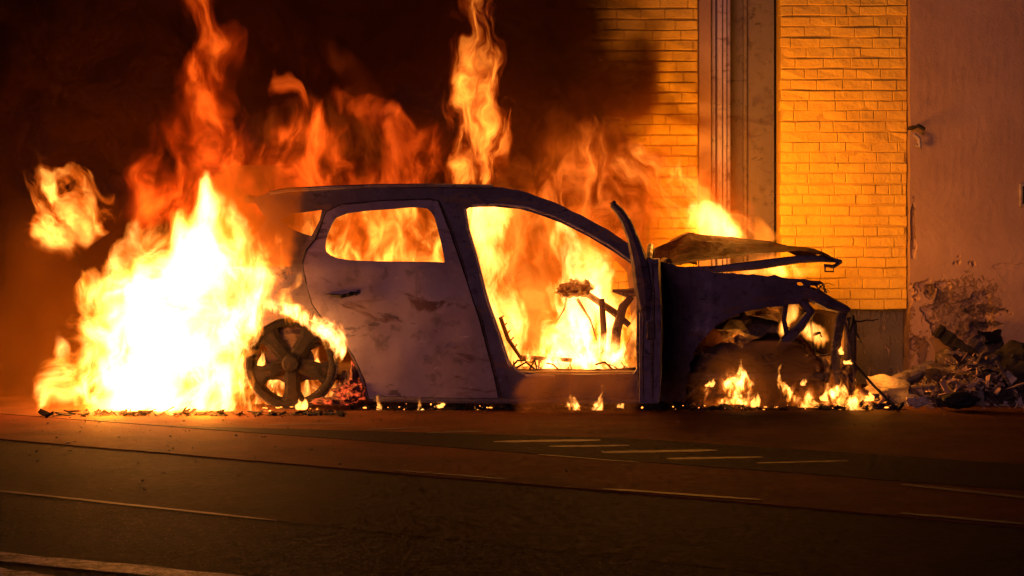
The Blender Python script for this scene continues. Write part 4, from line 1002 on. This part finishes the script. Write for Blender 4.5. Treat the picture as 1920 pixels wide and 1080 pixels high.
small_flame(1508, 724, 7, 15, .2, 'small flame hanging under the front strut', 15, 12.15)
small_flame(1572, 745, 20, 26, .1, 'wide pale flame at the foot of the radiator', 16, 12.15)
small_flame(1600, 770, 32, 34, .2, 'brightest flame on the road in front of the car nose', 17, lampw=190)
small_flame(1632, 752, 10, 22, -.3, 'small flame at the left end of the wreckage', 18, 12.2)
small_flame(1590, 683, 10, 10, .1, 'tiny flame on top of the radiator', 19, 12.2)
small_flame(1574, 665, 7, 20, .1, 'thin flame beside the front strut', 20, 12.2)
small_flame(508, 750, 22, 22, .1, 'bright flame seen through the lower left wheel opening', 21, 12.3)
small_flame(565, 768, 12, 24, .1, 'little flame at the foot of the rear wheel', 22, 12.0)
small_flame(488, 700, 8, 46, .1, 'flame seen through the left wheel opening', 23, 12.3)
small_flame(592, 690, 9, 24, .1, 'flame seen through the right wheel opening', 24, 12.3)
small_flame(500, 772, 22, 4, .1, 'low flame on the road before the rear wheel', 25, 11.98)

# ------------------------------------------------------------------ smoke
def smoke(name, label, rows, Y, thick, dens, color=(.62, .5, .42), nscale=1.1, lo_t=.40, hi_t=.62, prof=((0, 1), (1, 1)), step=.16, seed=0, aniso=0.0, floor=0.0, lo_d=.25):
    L = loft(rows, Y, thick); z0, z1 = L[0][0], L[-1][0]; H = z1 - z0; wm = max(r[2] for r in L)
    xs = [r[1] for r in L]; xa, xb = min(xs) - .01, max(xs) + .01
    bm = nbm(); rings = []; n = 24
    for i, r in enumerate(L):
        ww = r[2]; rings.append([bm.verts.new((r[1] + ww * math.cos(2 * math.pi * k / n), Y + thick * math.sin(2 * math.pi * k / n), r[0])) for k in range(n)])
    for a, b in zip(rings, rings[1:]):
        for k in range(n): bm.faces.new((a[k], a[(k + 1) % n], b[(k + 1) % n], b[k]))
    bm.faces.new(rings[0]); bm.faces.new(rings[-1][::-1]); org = Vector((L[0][1], Y, z0))
    t = NT(name); P = t.vm('ADD', t.obj(), tuple(org)); sp = t.n('SeparateXYZ'); t.set(sp.inputs[0], P)
    tt = t.mapr(sp.outputs[2], z0, z1); fr_ = [((r[0] - z0) / H) for r in L]
    cx = t.mapr(curve_node(t, tt, [(f, (r[1] - xa) / (xb - xa)) for f, r in zip(fr_, L)]), 0, 1, xa, xb)
    wf = curve_node(t, tt, [(f, r[2] / wm) for f, r in zip(fr_, L)])
    xn = t.math('DIVIDE', t.math('SUBTRACT', sp.outputs[0], cx), t.math('MULTIPLY', wf, wm)); yn = t.math('DIVIDE', t.math('SUBTRACT', sp.outputs[1], Y), thick)
    rr = t.math('POWER', t.math('ADD', t.math('POWER', t.math('ABSOLUTE', xn), 4.0), t.math('POWER', t.math('ABSOLUTE', yn), 4.0)), .25)
    nz_ = t.noise(t.vm('ADD', P, (seed, seed * 2, 0)), nscale, 4, .6, .6)
    d = t.mapr(t.math('ADD', t.math('SUBTRACT', 1.0, rr), t.math('MULTIPLY', t.math('SUBTRACT', nz_, .5), .9)), -.02, .30, 0, 1, True)
    d = t.math('MULTIPLY', d, t.mapr(rr, 1.0, .85))
    d = t.math('MULTIPLY', d, curve_node(t, tt, list(prof)))
    d = t.math('MULTIPLY', d, t.mapr(nz_, lo_t, hi_t, lo_d, 1))
    pv = t.n('VolumePrincipled'); t.set(pv.inputs['Color'], color); t.set(pv.inputs['Density'], t.math('MULTIPLY', d, dens)); pv.inputs['Anisotropy'].default_value = aniso
    t.t.links.new(pv.outputs[0], t.out.inputs['Volume'])
    dim = (2 * wm + 2 * thick + H) / 3; t.m.cycles.volume_step_rate = step / (dim / 10)
    o = link('smoke', bm, t.m, None, origin=org); tag(o, label, 'smoke', kind='stuff'); return o
smoke('dark_smoke', 'dense dark brown smoke rolling up behind the burning car and across the building', [(742, 360, 820), (600, 370, 830), (450, 430, 955), (300, 450, 1000), (200, 450, 960), (100, 425, 915), (0, 405, 885), (-200, 395, 880), (-500, 400, 900)],
      13.44, .52, 10.0, color=(.095, .028, .005), prof=[(0, .8), (.25, .8), (.45, 1), (1, 1)], seed=1, step=.15, nscale=1.7, lo_t=.44, hi_t=.58, lo_d=.16)
smoke('orange_haze', 'thin smoke round the car lit orange by the fire', [(772, 500, 950), (700, 500, 1000), (500, 560, 1000), (300, 600, 950), (100, 600, 800), (-50, 600, 650), (-200, 600, 500)],
      12.65, .65, .11, color=(.85, .38, .07), prof=[(0, 3.8), (.1, 2.0), (.3, 1.1), (.5, .35), (1, .1)], seed=4, step=.25)
smoke('rear_smoke', 'brown smoke hanging over the rear end of the roof', [(500, 490, 60), (450, 480, 85), (400, 470, 105), (350, 475, 100), (310, 480, 60)],
      11.9, .16, 7.0, color=(.75, .30, .05), nscale=4, seed=8, step=.05)
smoke('sill_smoke', 'puff of smoke drifting low in front of the open doorway', [(775, 1080, 120), (740, 1085, 135), (710, 1090, 120), (680, 1100, 80)],
      11.85, .16, 2.6, color=(.8, .42, .12), nscale=5, seed=6, step=.05)
smoke('arch_smoke', 'brown smoke hanging in the front wheel arch', [(765, 1420, 130), (720, 1420, 140), (680, 1430, 120), (640, 1440, 70)],
      12.15, .12, 5.0, color=(.8, .42, .12), nscale=5, seed=7, step=.05)
